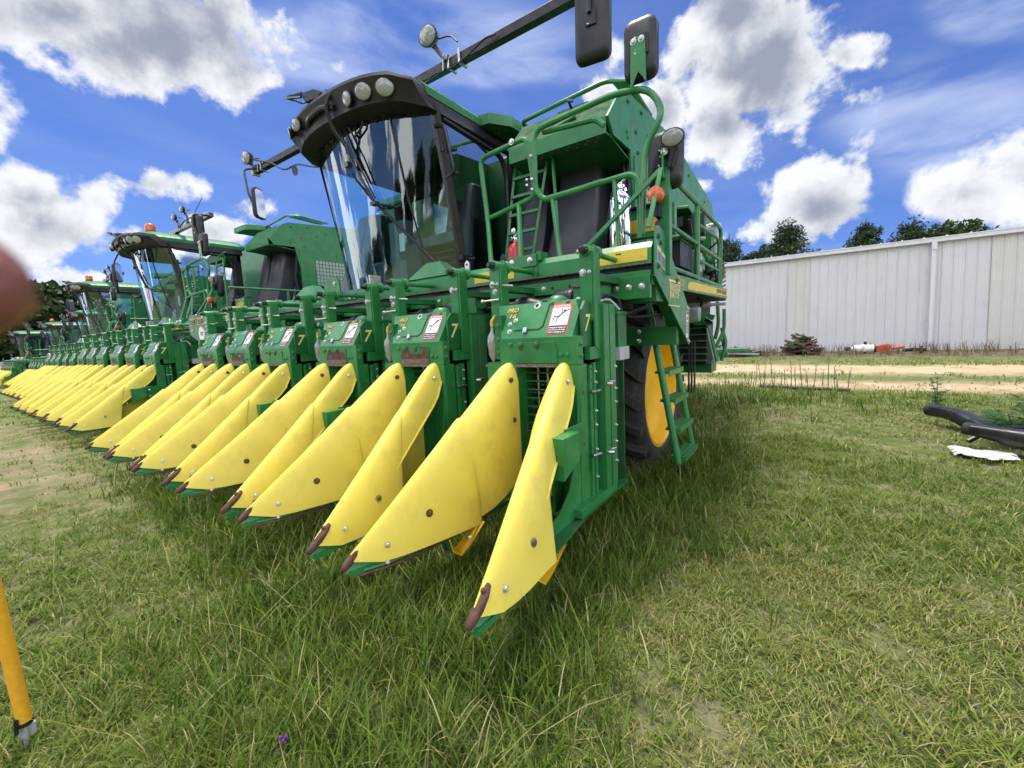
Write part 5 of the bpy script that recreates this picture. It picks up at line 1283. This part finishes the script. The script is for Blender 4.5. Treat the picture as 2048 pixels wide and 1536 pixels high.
# wild flower
PU = mat('purple_petals', (.22, .05, .42), .6, var=.2); SG = mat('stem_green', (.05, .12, .03), .6, var=.3)
r = empty('wild_flower', (-1.309, .527, float(gz(-1.309, .527))))
b = MB(); b.tube([(0, 0, -.01), (.004, 0, .03), (0, .004, .062)], .0014, 5, SG); b.tube([(0, 0, 0), (-.012, .004, .03)], .0012, 5, SG)
for a in (0, 2, 4): b.slab([(0, 0, .015), (.02 * math.cos(a), .02 * math.sin(a), .022), (.032 * math.cos(a + .2), .032 * math.sin(a + .2), .02), (.02 * math.cos(a + .4), .02 * math.sin(a + .4), .018)], .0006, SG)
b.build('stem', r, ZERO)
for k in range(9):
    b = MB() if k == 0 else b
    a = k * 2.4; q = V((math.cos(a) * .006, math.sin(a) * .006, .050 + k * .0022)); d = V((math.cos(a), math.sin(a), .5))
    b.lathe(q, d, [(.001, 0), (.0035, .003), (.0042, .006), (.002, .008)], 6, PU)
b.build('petals', r, ZERO)
tag(r, 'tiny purple wild flower in the grass at the bottom of the picture', 'wild flower')
# black moulded chutes lying in the weeds, on a crumpled white sheet
PL = mat('black_moulded_plastic', (.016, .017, .020), .34, var=.3, dirt=(.10, .09, .075), dirt_amt=.4, dirt_scale=5)
def on_yard(x, y, h=0.): return V((x, y, float(gz(x, y)) + h))
def chute(pts, rads, label, collar=True):
    root = empty('plastic_chute', on_yard(pts[0][0], pts[0][1])); o = root.location
    b = MB(); b.use(PL); P_ = [on_yard(*p) - o for p in pts]
    S = []
    for i, (p, rd) in enumerate(zip(P_, rads)):
        d = (P_[min(i + 1, len(P_) - 1)] - P_[max(i - 1, 0)]).normalized(); s = d.cross(V((0, 0, 1))).normalized(); u = s.cross(d)
        S.append([p + s * rd[0] * math.copysign(abs(math.cos(t)) ** .7, math.cos(t)) + u * rd[1] * math.copysign(abs(math.sin(t)) ** .7, math.sin(t)) for t in [2 * math.pi * k / 16 for k in range(16)]])
    b.loft(S, PL); b.build('shell', root, ZERO, ang=50)
    d = (P_[1] - P_[0]).normalized(); b = MB(); b.lathe(P_[0], d, [(rads[0][1] * 1.02, -.06), (rads[0][1] * 1.2, -.05), (rads[0][1] * 1.22, .06), (rads[0][1] * 1.08, .08)], 16, RB); b.build('collar', root, ZERO)
    return tag(root, label, 'plastic chute', 'black plastic chutes lying in the weeds')
chute([(1.25, 6.85, .17), (1.40, 6.66, .17), (1.52, 6.48, .11), (1.66, 6.25, .05), (1.9, 5.95, .05)], [(.07, .06), (.09, .075), (.12, .08), (.15, .08), (.16, .08)], 'black curved plastic chute farther back in the weeds, its end raised off the ground')
chute([(1.30, 5.62, .20), (1.46, 5.52, .18), (1.66, 5.40, .15), (2.0, 5.22, .13), (2.5, 5.0, .12)], [(.06, .05), (.085, .07), (.13, .10), (.17, .12), (.17, .12)], 'black tapered plastic chute lying in front on the white sheet')
b = MB(); b.use(PL); o = on_yard(1.5, 5.75); b.tube([on_yard(1.30, 5.72, .06) , on_yard(1.5, 5.80, .20), on_yard(1.8, 5.75, .22), on_yard(2.2, 5.6, .20)], .022, 8, PL, fillet=.1)
q = b.build('hose', None, o, loc=o); tag(q, 'thin black hose arched over the weeds between the two chutes', 'hose')
pt = []; n = 14
for j in range(n):
    for i in range(n):
        x = 1.10 + (i / (n - 1)) * .40; y = 5.16 + (j / (n - 1)) * .30 + .06 * math.sin(i * .7)
        pt.append(tuple(on_yard(x, y, .025 + .05 * fbm(x * 7, y * 9, 5, 3)) - on_yard(1.2, 5.2)))
fs = [(j * n + i, j * n + i + 1, (j + 1) * n + i + 1, (j + 1) * n + i) for j in range(n - 1) for i in range(n - 1) if not ((i in (0, n - 2) and j % 3 == 0) or (j in (0, n - 2) and i % 4 == 1))]
b = MB(); b.add(pt, fs, mat('white_plastic_sheet', (.55, .54, .52), .5, var=.2, dirt=(.25, .2, .15), dirt_amt=.6, dirt_scale=9)); q = b.build('plastic_sheet', None, ZERO, loc=on_yard(1.2, 5.2), ang=60)
tag(q, 'crumpled dirty white plastic sheet under the front black chute', 'plastic sheet')
s = q.modifiers.new('thick', 'SOLIDIFY'); s.thickness = .004
# feathery weeds
WM = leaf_mat('weed_leaves', [(0, (.025, .085, .020)), (.6, (.050, .140, .030)), (1, (.10, .20, .05))], .35)
def weed(x, y, h, n, label, seed, spread=.25, cat='weed', group=None):
    rr = random.Random(seed); root = empty('feathery_weed', on_yard(x, y)); st = MB(); vs = []; tn = []
    for k in range(n):
        a = rr.uniform(0, 6.28); l = h * rr.uniform(.6, 1.1); e = V((math.cos(a) * spread * rr.random() ** .5, math.sin(a) * spread * rr.random() ** .5, l))
        m = V((e.x * .3, e.y * .3, l * .6)); st.tube([(0, 0, -.02), m, e], [.005, .004, .0015], 5, SG)
        for q in range(26):
            t = .2 + .8 * rr.random(); c = V((0, 0, 0)).lerp(m, t / .6) if t < .6 else m.lerp(e, (t - .6) / .4)
            b1 = rr.uniform(0, 6.28); d = V((math.cos(b1), math.sin(b1), rr.uniform(-.1, .35))); ln = rr.uniform(.05, .11); s = d.cross(V((0, 0, 1))).normalized()
            for w in range(7):
                u = c + d * ln * (w + 1) / 7
                for sg in (-1, 1):
                    tip = u + s * sg * .022 + d * .012; vs += [u, u + d * .005 + V((0, 0, .002)), tip]; tn += [rr.random()] * 3
    st.build('stem', root, ZERO)
    nv = len(vs); o = build_np('foliage', np.array([tuple(v) for v in vs]), np.arange(nv), np.full(nv // 3, 3), [WM], attr=tn); o.parent = root
    return tag(root, label, cat, group)
weed(1.66, 5.98, .34, 34, 'bushy feathery weed growing between the two black chutes', 5, .40)
weed(2.0, 6.15, .46, 40, 'tall feathery weed behind the black chutes at the right edge', 6, .40)
weed(1.42, 7.6, .50, 5, 'slender feathery weed standing alone beyond the chutes', 7, .16)
weed(1.98, 5.62, .30, 26, 'low feathery weed hanging over the front chute at the right edge', 8, .35)
# bare upright stalks and a pipe beyond the wheel tracks
BR = mat('dry_stalk', (.10, .12, .055), .8, var=.4, scale=30)
rr = random.Random(12); sm = []
for k in range(4):
    b = MB(); h = .5; b.tube([(0, 0, -.03), (rr.uniform(-.02, .02), 0, h * .5), (rr.uniform(-.04, .04), rr.uniform(-.03, .03), h)], [.008, .006, .002], 5, BR)
    for q in range(14):
        z = rr.uniform(.12, h * .95); a = rr.uniform(0, 6.28); b.tube([(0, 0, z), (math.cos(a) * .03, math.sin(a) * .03, z + .035)], [.003, .0012], 4, BR)
    sm.append(b.build('weed_stalk', None, ZERO))
for k in range(18):
    o = sm[k] if k < 4 else sm[k % 4].copy()
    if k >= 4: C.objects.link(o)
    x = -.95 + k * .092 + rr.uniform(-.04, .04); o.location = on_yard(x, 9.62 + rr.uniform(-.1, .5)); s = rr.uniform(.55, 1.25); o.scale = (1, 1, s); o.rotation_euler = (rr.uniform(-.12, .12), rr.uniform(-.12, .12), rr.uniform(0, 6))
    tag(o, 'thin dry weed stalk standing upright by the pipe in the grass', 'weed stalk', 'dry weed stalks along the pipe')
o = on_yard(.1, 9.45); b = MB(); b.tube([on_yard(-.75, 9.72, .03) - o, on_yard(0, 9.56, .035) - o, on_yard(.66, 9.46, .03) - o], .030, 8, DG); tag(b.build('pipe', None, ZERO, loc=o), 'dark pipe lying in the grass beneath the upright dry stalks', 'pipe')
# scrap along the shed wall
def scrap(x0, x1, y0, y1, h, n, mats, seed, ln=(.4, 1.1)):
    rr = random.Random(seed); b = MB(); cx = (x0 + x1) / 2; o = on_yard(cx, (y0 + y1) / 2)
    for k in range(n):
        u = rr.uniform(-1, 1); x = cx + u * (x1 - x0) / 2; y = rr.uniform(y0, y1); z = rr.random() * h * (1 - u * u * .85) + .05
        a = rr.uniform(-.9, .9) + (1.57 if rr.random() < .2 else 0); t = rr.uniform(-.5, .5)
        d = V((math.cos(a) * math.cos(t), math.sin(a) * math.cos(t), math.sin(t))); s = d.cross(V((0, .2, 1))).normalized(); u_ = d.cross(s)
        L_ = rr.uniform(*ln) / 2; c = on_yard(x, y, z) - o; m = rr.choice(mats)
        w = rr.uniform(.02, .045)
        b.obox(c, d, s, u_, L_, w, .006, m); b.obox(c + u_ * w * .9 + s * w, d, u_, s, L_, w * .9, .005, m)
    return b, o
b, o = scrap(-.62, .22, 19.5, 20.2, .80, 110, [RU, RU, RU, DK, RU, GD], 4, (.25, .6))
for k in range(18): b.tube([(random.uniform(.2, .6), random.uniform(-.3, .3), .05), (random.uniform(.2, .8), random.uniform(-.3, .3), random.uniform(.15, .35))], .012, 5, DK)
tag(b.build('scrap_heap', None, ZERO, loc=o), 'tangled heap of rusty scrap iron against the white shed', 'scrap heap', None, 'stuff')
b, o = scrap(-2.75, -1.15, 19.3, 19.9, .10, 16, [RU, RU, DK], 8, (.6, 1.4)); tag(b.build('rusty_bars', None, ZERO, loc=o), 'low scatter of rusty bars on the ground left of the scrap heap', 'scrap bars', None, 'stuff')
o = on_yard(-3.0, 19.0); b = MB(); rr = random.Random(9)
for k in range(16):
    y = rr.uniform(-.35, .35); z = .06 + rr.random() * .28; e = rr.uniform(-.1, .1); x = -1.1 + rr.uniform(-.2, .2)
    b.obox((0 + rr.uniform(-.2, .4), y, z), (1, e, rr.uniform(-.10, .02)), (-e, 1, 0), (0, 0, 1), rr.uniform(.8, 1.25), .035, .03, rr.choice([G, GB, G, LG]))
tag(b.build('channel_bundle', None, ZERO, loc=o), 'bundle of green painted steel channels beside the rear of the nearest picker', 'steel bundle')
o = on_yard(-3.2, 20.2); b, _ = scrap(-3.6, -2.6, 20.0, 20.6, .5, 26, [RU], 18, (.4, .9)); tag(b.build('rusty_offcuts', None, ZERO, loc=_), 'small pile of rusty offcuts behind the bundle of green channels', 'scrap pile', None, 'stuff')
r = empty('hydraulic_motor', on_yard(1.85, 19.9)); r.scale = (.58, .58, .58); b = MB(); b.lathe((-.75, 0, .34), (1, 0, 0), [(.10, -.15), (.12, 0), (.22, .02), (.24, .10), (.24, .34), (.27, .36), (.27, .60), (.24, .62), (.24, .98), (.14, 1.0)], 20, WH); b.build('housing', r, ZERO)
b = MB(); b.use(BK); b.lathe((-.92, 0, .34), (1, 0, 0), [(.10, -.3), (.13, -.28), (.13, 0)], 14, BK); b.lathe((.24, 0, .34), (1, 0, 0), [(.25, 0), (.26, .03), (.26, .08), (.2, .09)], 20, BK); b.box(-.25, -.12, -.1, .1, .55, .78, DK); b.box(-.35, -.15, -.2, .2, .0, .14, DK); b.box(-.35, 1.0, -.25, .25, -.02, .03, RW); b.build('end_cap', r, ZERO)
RO = mat('orange_red_paint', (.55, .075, .03), .5, var=.25, dirt=(.2, .08, .05), dirt_amt=.6, dirt_scale=6)
b = MB(); b.use(RO); b.loft([[(.33, -.2, .12), (.33, .2, .12), (.33, .2, .5), (.33, -.2, .5)], [(.7, -.2, .10), (.7, .2, .10), (.8, .2, .60), (.8, -.2, .60)], [(.95, -.2, .08), (.95, .2, .08), (1.05, .2, .56), (1.05, -.2, .56)]], RO); b.obox((.78, -.02, .38), (.9, 0, -.3), (0, 1, 0), (.3, 0, .9), .2, .22, .16, RO); b.tube([(1.05, 0, .32), (1.6, 0, .42)], .10, 10, RO); b.text('FX', (.66, -.245, .32), (1, 0, -.25), (.2, 0, 1), .16, BL, bold=.03); b.build('gearbox', r, ZERO, bevel=.015)
b = MB(); b.use(DK); b.tube([(1.6, 0, .2), (2.1, .1, .26), (2.6, 0, .22)], .10, 8, DK); b.lathe((2.3, 0, .24), (1, 0, 0), [(.12, 0), (.22, .04), (.22, .12), (.12, .16)], 14, DK); b.build('shaft', r, ZERO)
tag(r, 'white and orange-red drive motor lying on its side by the shed wall', 'drive motor')
# dry weeds along the foot of the shed
g = np.random.default_rng(5); n = 420; x = g.uniform(-6, 13, n); y = g.uniform(18.4, 21.6, n)
v, f, c, t = blades(np.repeat(x, 5) + g.normal(0, .06, n * 5), np.repeat(y, 5) + g.normal(0, .06, n * 5), g.uniform(0, 6.28, n * 5), g.uniform(.15, .55, n * 5), g.uniform(.1, .6, n * 5), g.uniform(0, .2, n * 5), np.full(n * 5, .007), np.clip(g.normal(.7, .2, n * 5), 0, 1))
DM = leaf_mat('dead_weeds', [(0, (.07, .09, .03)), (.5, (.11, .075, .05)), (1, (.22, .17, .10))], .2)
o = build_np('dead_weeds', v, f, c, [DM], attr=t); tag(o, 'brown dead weeds along the foot of the shed wall', 'dead weeds', None, 'stuff')
weed(6.35, 21.2, 1.25, 6, 'tall weed growing against the shed wall at the right edge', 41, .22)
# fence glimpsed at the far left
FW = mat('galvanised_wire', (.30, .31, .31), .5, metal=.6, var=.2)
r = empty('chain_link_fence', (-62, 2, float(ground_z(-62, 2)))); 
for k in range(14):
    y = -12 + k * 2.6; b = MB(); zz = float(ground_z(-62, 2 + y)) - float(ground_z(-62, 2)); b.tube([(0, y, zz - .2), (0, y, zz + 1.5)], .035, 6, FW); b.build('post', r, ZERO)
b = MB(); 
for h in (.05, .75, 1.42): b.tube([(0, -12, float(ground_z(-62, -10)) - float(ground_z(-62, 2)) + h), (0, 21.8, float(ground_z(-62, 23.8)) - float(ground_z(-62, 2)) + h)], .02, 5, FW)
for k in range(-60, 109):
    for s in (-1, 1):
        y0 = k * .2; y1 = y0 + s * 1.37
        z0 = y0 * math.tan(SL); z1 = y1 * math.tan(SL); b.tube([(0, y0, z0 + .05), (0, y1, z1 + 1.42)], .006, 3, FW, cap=False)
b.build('mesh', r, ZERO); tag(r, 'grey chain-link fence at the far left end of the field', 'fence')
# the photographer's fingertip at the edge of the lens
SK = mat('shaded_skin', (.25, .085, .065), .5, var=.12, scale=60, bump=.2, bscale=900); SK.node_tree.nodes['Principled BSDF'].inputs['Subsurface Weight'].default_value = .25; SK.node_tree.nodes['Principled BSDF'].inputs['Subsurface Radius'].default_value = (.004, .0015, .001)  # base colour darkened to paint in the backlit finger's shaded side
# ------------------------------------------------------------------ camera
FPX = 845.; PITCHC = math.atan(40 / FPX); YAW = math.radians(90) - math.atan2(1216, FPX / math.cos(PITCHC))
FW_ = V((-math.sin(YAW) * math.cos(PITCHC), math.cos(YAW) * math.cos(PITCHC), -math.sin(PITCHC)))
RT_ = V((math.cos(YAW), math.sin(YAW), 0)); UP_ = RT_.cross(FW_)
def ray(px, py): return (FW_ + RT_ * ((px - 1024) / FPX) + UP_ * ((768 - py) / FPX)).normalized()
cam_loc = to_world((0, 0, CAMH))
cd = bpy.data.cameras.new('camera'); cam = bpy.data.objects.new('camera', cd); C.objects.link(cam)
cd.sensor_width = 36; cd.sensor_fit = 'HORIZONTAL'; cd.lens = 36 * FPX / 2048; cd.clip_start = .004; cd.clip_end = 2000
m4 = Matrix.Identity(4)
for i in range(3): m4[i][0] = RT_[i]; m4[i][1] = UP_[i]; m4[i][2] = -FW_[i]; m4[i][3] = cam_loc[i]
cam.matrix_world = m4
cd.dof.use_dof = True; cd.dof.focus_distance = 3.4; cd.dof.aperture_fstop = 14.
scene.camera = cam
# finger, held just beside the lens
def fpos(px, py, dist): return cam_loc + (FW_ + RT_ * ((px - 1024) / FPX) + UP_ * ((768 - py) / FPX)) * dist
tipc = fpos(-114, 572, .029); ax = (RT_ * -.86 - UP_ * .30 - FW_ * .30).normalized(); side = ax.cross(FW_).normalized(); nrm = side.cross(ax)
b = MB(); S = []
for s, rad, bend in ((-.0074, .0004, 0), (-.0070, .0026, 0), (-.0060, .0046, 0), (-.0040, .0063, 0), (-.001, .0073, 0), (.004, .0076, 0), (.010, .0074, 0), (.016, .0072, .0004), (.022, .0078, .0010), (.026, .0080, .0014), (.032, .0078, .0024), (.042, .0082, .005), (.048, .0090, .0072), (.054, .0092, .0098), (.062, .0090, .014), (.072, .0096, .020), (.080, .0098, .026)):
    s *= .58; rad *= .55; bend *= .58
    c = tipc + ax * s - nrm * bend
    S.append([c + side * rad * math.cos(a) * 1.05 + nrm * rad * .92 * math.sin(a) for a in [2 * math.pi * k / 20 for k in range(20)]])
o0 = tuple(tipc); b.loft(S, SK); fo = b.build('finger', None, o0, loc=tipc, ang=80)
b = MB(); b.loft([[tipc + ax * s * .58 + side * (.0028 * w * math.sin(t)) + nrm * (.0037 * math.cos(t * .75) + .0003) for t in (-1.3, -.8, -.3, .3, .8, 1.3)] for s, w in ((-.0048, .75), (-.003, .95), (.002, 1.0), (.0065, .9))], mat('nail', (.22, .10, .08), .4), closed=False, cap=False); b.build('nail', fo, o0)
tag(fo, "out of focus fingertip of the photographer at the left edge", 'finger')
# ------------------------------------------------------------------ sun and sky
SUN_EL, SUN_AZ = R(77), R(-75)                   # azimuth from +y, positive to the right
sd = V((math.sin(SUN_AZ) * math.cos(SUN_EL), math.cos(SUN_AZ) * math.cos(SUN_EL), math.sin(SUN_EL)))
sl = bpy.data.lights.new('sun', 'SUN'); sl.energy = 1.9; sl.angle = R(18); sl.color = (1, .94, .82)
so = bpy.data.objects.new('sun', sl); C.objects.link(so); so.rotation_euler = sd.to_track_quat('Z', 'Y').to_euler()
w = bpy.data.worlds.new('World'); scene.world = w; w.use_nodes = True
nt = w.node_tree; N = nt.nodes; L = nt.links
bg = N['Background']; bg.inputs['Strength'].default_value = .12
tc = N.new('ShaderNodeTexCoord')
dn = N.new('ShaderNodeVectorMath'); dn.operation = 'NORMALIZE'; L.new(tc.outputs['Generated'], dn.inputs[0]); D = dn.outputs['Vector']
sky = N.new('ShaderNodeTexSky'); sky.sky_type = 'NISHITA'; sky.sun_disc = False; sky.sun_elevation = SUN_EL; sky.sun_rotation = SUN_AZ
sky.air_density = 1.0; sky.dust_density = .4; sky.ozone_density = 3.0
def dot(a, v):
    n = N.new('ShaderNodeVectorMath'); n.operation = 'DOT_PRODUCT'; L.new(a, n.inputs[0]); n.inputs[1].default_value = v; return n.outputs['Value']
def wnoise(sc, det, ro, vec=None, dist=0.):
    n = N.new('ShaderNodeTexNoise'); n.inputs['Scale'].default_value = sc; n.inputs['Detail'].default_value = det; n.inputs['Roughness'].default_value = ro; n.inputs['Distortion'].default_value = dist
    L.new(vec or D, n.inputs['Vector']); return n.outputs['Fac']
def blob(px, py, rx, ry, wgt):
    c = ray(px, py); u = ray(px + rx, py) - c; v = ray(px, py - ry) - c
    n = u.cross(v); us = v.cross(n) / u.dot(v.cross(n)); vs = u.cross(n) / v.dot(u.cross(n))
    pu = math2('SUBTRACT', dot(D, us), us.dot(c)); pv = math2('SUBTRACT', dot(D, vs), vs.dot(c))
    e2 = math2('ADD', math2('MULTIPLY', pu, pu), math2('MULTIPLY', pv, pv))
    back = math2('MULTIPLY', math2('LESS_THAN', dot(D, c), .2), 50.)
    e = math2('SQRT', math2('ADD', e2, back), 0.)
    return math2('MULTIPLY', math2('SUBTRACT', 1., e), wgt), pv
BLOBS = [(300, 95, 300, 130, 1.0), (120, 30, 330, 110, .95), (470, 150, 130, 80, .7), (85, 450, 170, 110, .9), (60, 400, 150, 90, .8), (300, 368, 170, 46, .6), (190, 400, 90, 60, .6), (430, 462, 85, 34, .5), (250, 468, 60, 30, .5), (515, 418, 52, 30, .45), (120, 560, 120, 45, .55),
         (1540, 150, 210, 170, 1.0), (1450, 260, 110, 90, .8), (1690, 110, 100, 60, .7), (1480, 30, 130, 90, .8), (1640, 415, 135, 95, .9), (1570, 460, 90, 50, .7), (1930, 390, 150, 80, .9), (2060, 360, 140, 90, .8),
         (1235, 100, 26, 36, .35), (1215, 190, 70, 34, .5), (1330, 240, 55, 70, .6), (650, 142, 26, 20, .3), (590, 135, 30, 20, .3), (1400, 372, 30, 12, .25), (1180, 480, 200, 60, .5), (-150, 200, 260, 180, .9), (2300, 150, 200, 160, .9)]
F = None; BEL = None
for q in BLOBS:
    f, pv = blob(*q)
    if F is None: F = f
    else:
        F = math2('SMOOTH_MAX', F, f); F.node.inputs[2].default_value = .10
def wrange(v, a, b_, c=0., d=1.):
    m = N.new('ShaderNodeMapRange'); m.interpolation_type = 'SMOOTHSTEP'
    for k, x in zip(('From Min', 'From Max', 'To Min', 'To Max'), (a, b_, c, d)):
        if isinstance(x, (int, float)): m.inputs[k].default_value = x
        else: L.new(x, m.inputs[k])
    L.new(v, m.inputs['Value']); return m.outputs['Result']
def wmix(f, a, b_):
    m = N.new('ShaderNodeMix'); m.data_type = 'RGBA'
    if isinstance(f, (int, float)): m.inputs['Factor'].default_value = f
    else: L.new(f, m.inputs['Factor'])
    for s, x in (('A', a), ('B', b_)):
        if isinstance(x, tuple): m.inputs[s].default_value = (*x, 1)
        else: L.new(x, m.inputs[s])
    return m.outputs['Result']
def shifted(v):
    o = N.new('ShaderNodeVectorMath'); o.operation = 'ADD'; L.new(D, o.inputs[0]); o.inputs[1].default_value = v; return o.outputs['Vector']
# heaped billows: the same field sampled a little nearer the sun tells which side of a billow is lit
def field(vec):
    a = wnoise(4.2, 3, .55, vec); b1 = wnoise(11, 12, .60, vec, .15)
    return math2('ADD', math2('MULTIPLY', math2('SUBTRACT', a, .5), 1.5), math2('MULTIPLY', math2('SUBTRACT', b1, .5), 1.9))
n0 = field(D); n1 = field(shifted(tuple(sd * .035)))
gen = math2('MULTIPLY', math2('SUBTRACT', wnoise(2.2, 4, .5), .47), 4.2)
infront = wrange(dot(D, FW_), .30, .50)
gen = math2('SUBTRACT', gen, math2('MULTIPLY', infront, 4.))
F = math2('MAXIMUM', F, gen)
Fn = math2('ADD', F, n0)
soft = wnoise(6, 4, .6, shifted((.4, .1, .2)))
dens = wrange(Fn, .0, math2('ADD', .10, math2('MULTIPLY', soft, .40)))
relief = math2('MULTIPLY', math2('SUBTRACT', n0, n1), .95)
depth = wrange(math2('ADD', math2('ADD', F, math2('MULTIPLY', math2('SUBTRACT', wnoise(3.6, 3, .5, shifted((.2, .5, .1))), .5), 2.0)), math2('MULTIPLY', n0, .55)), -.15, 1.35)
shade = wrange(math2('SUBTRACT', depth, relief), -.05, 1.0)
K = 1 / .12
tint = N.new('ShaderNodeMix'); tint.data_type = 'RGBA'; tint.blend_type = 'MULTIPLY'; tint.inputs['Factor'].default_value = 1
L.new(sky.outputs['Color'], tint.inputs['A']); tint.inputs['B'].default_value = (.285, .37, .60, 1)
skyc = tint.outputs['Result']
# thin high veil, drawn out in streaks
st = N.new('ShaderNodeMapping'); st.inputs['Scale'].default_value = (1.2, 1.2, 5); st.inputs['Rotation'].default_value = (.25, .12, 0); L.new(D, st.inputs['Vector'])
veil = wrange(wnoise(2.2, 7, .55, st.outputs['Vector'], .3), .36, .72, 0., .62)
vb1, _ = blob(800, 90, 480, 130, 1.); vb2, _ = blob(1880, 240, 380, 150, 1.); vb3, _ = blob(1000, 140, 330, 50, 1.); vb4, _ = blob(1980, 30, 200, 80, 1.)
vm = wrange(math2('MAXIMUM', math2('MAXIMUM', vb1, vb2), math2('MAXIMUM', vb3, vb4)), 0., .55)
c0 = wmix(math2('MULTIPLY', veil, math2('ADD', math2('MULTIPLY', vm, .85), .15)), skyc, (.42 * K, .46 * K, .56 * K))
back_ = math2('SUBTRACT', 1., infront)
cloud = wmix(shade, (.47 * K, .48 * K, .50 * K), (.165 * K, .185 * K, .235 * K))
cloud = wmix(back_, cloud, (1.45 * K, 1.45 * K, 1.46 * K))  # unseen clouds behind the camera, made extra bright as added fill light
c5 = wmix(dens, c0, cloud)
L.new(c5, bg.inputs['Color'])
scene.view_settings.view_transform = 'Standard'; scene.view_settings.look = 'None'; scene.view_settings.exposure = 1.06; scene.view_settings.gamma = 1
scene.cycles.max_bounces = 8; scene.cycles.transparent_max_bounces = 24; scene.cycles.diffuse_bounces = 3; scene.cycles.glossy_bounces = 4; scene.cycles.caustics_reflective = False; scene.cycles.caustics_refractive = False
scene.cycles.use_denoising = True
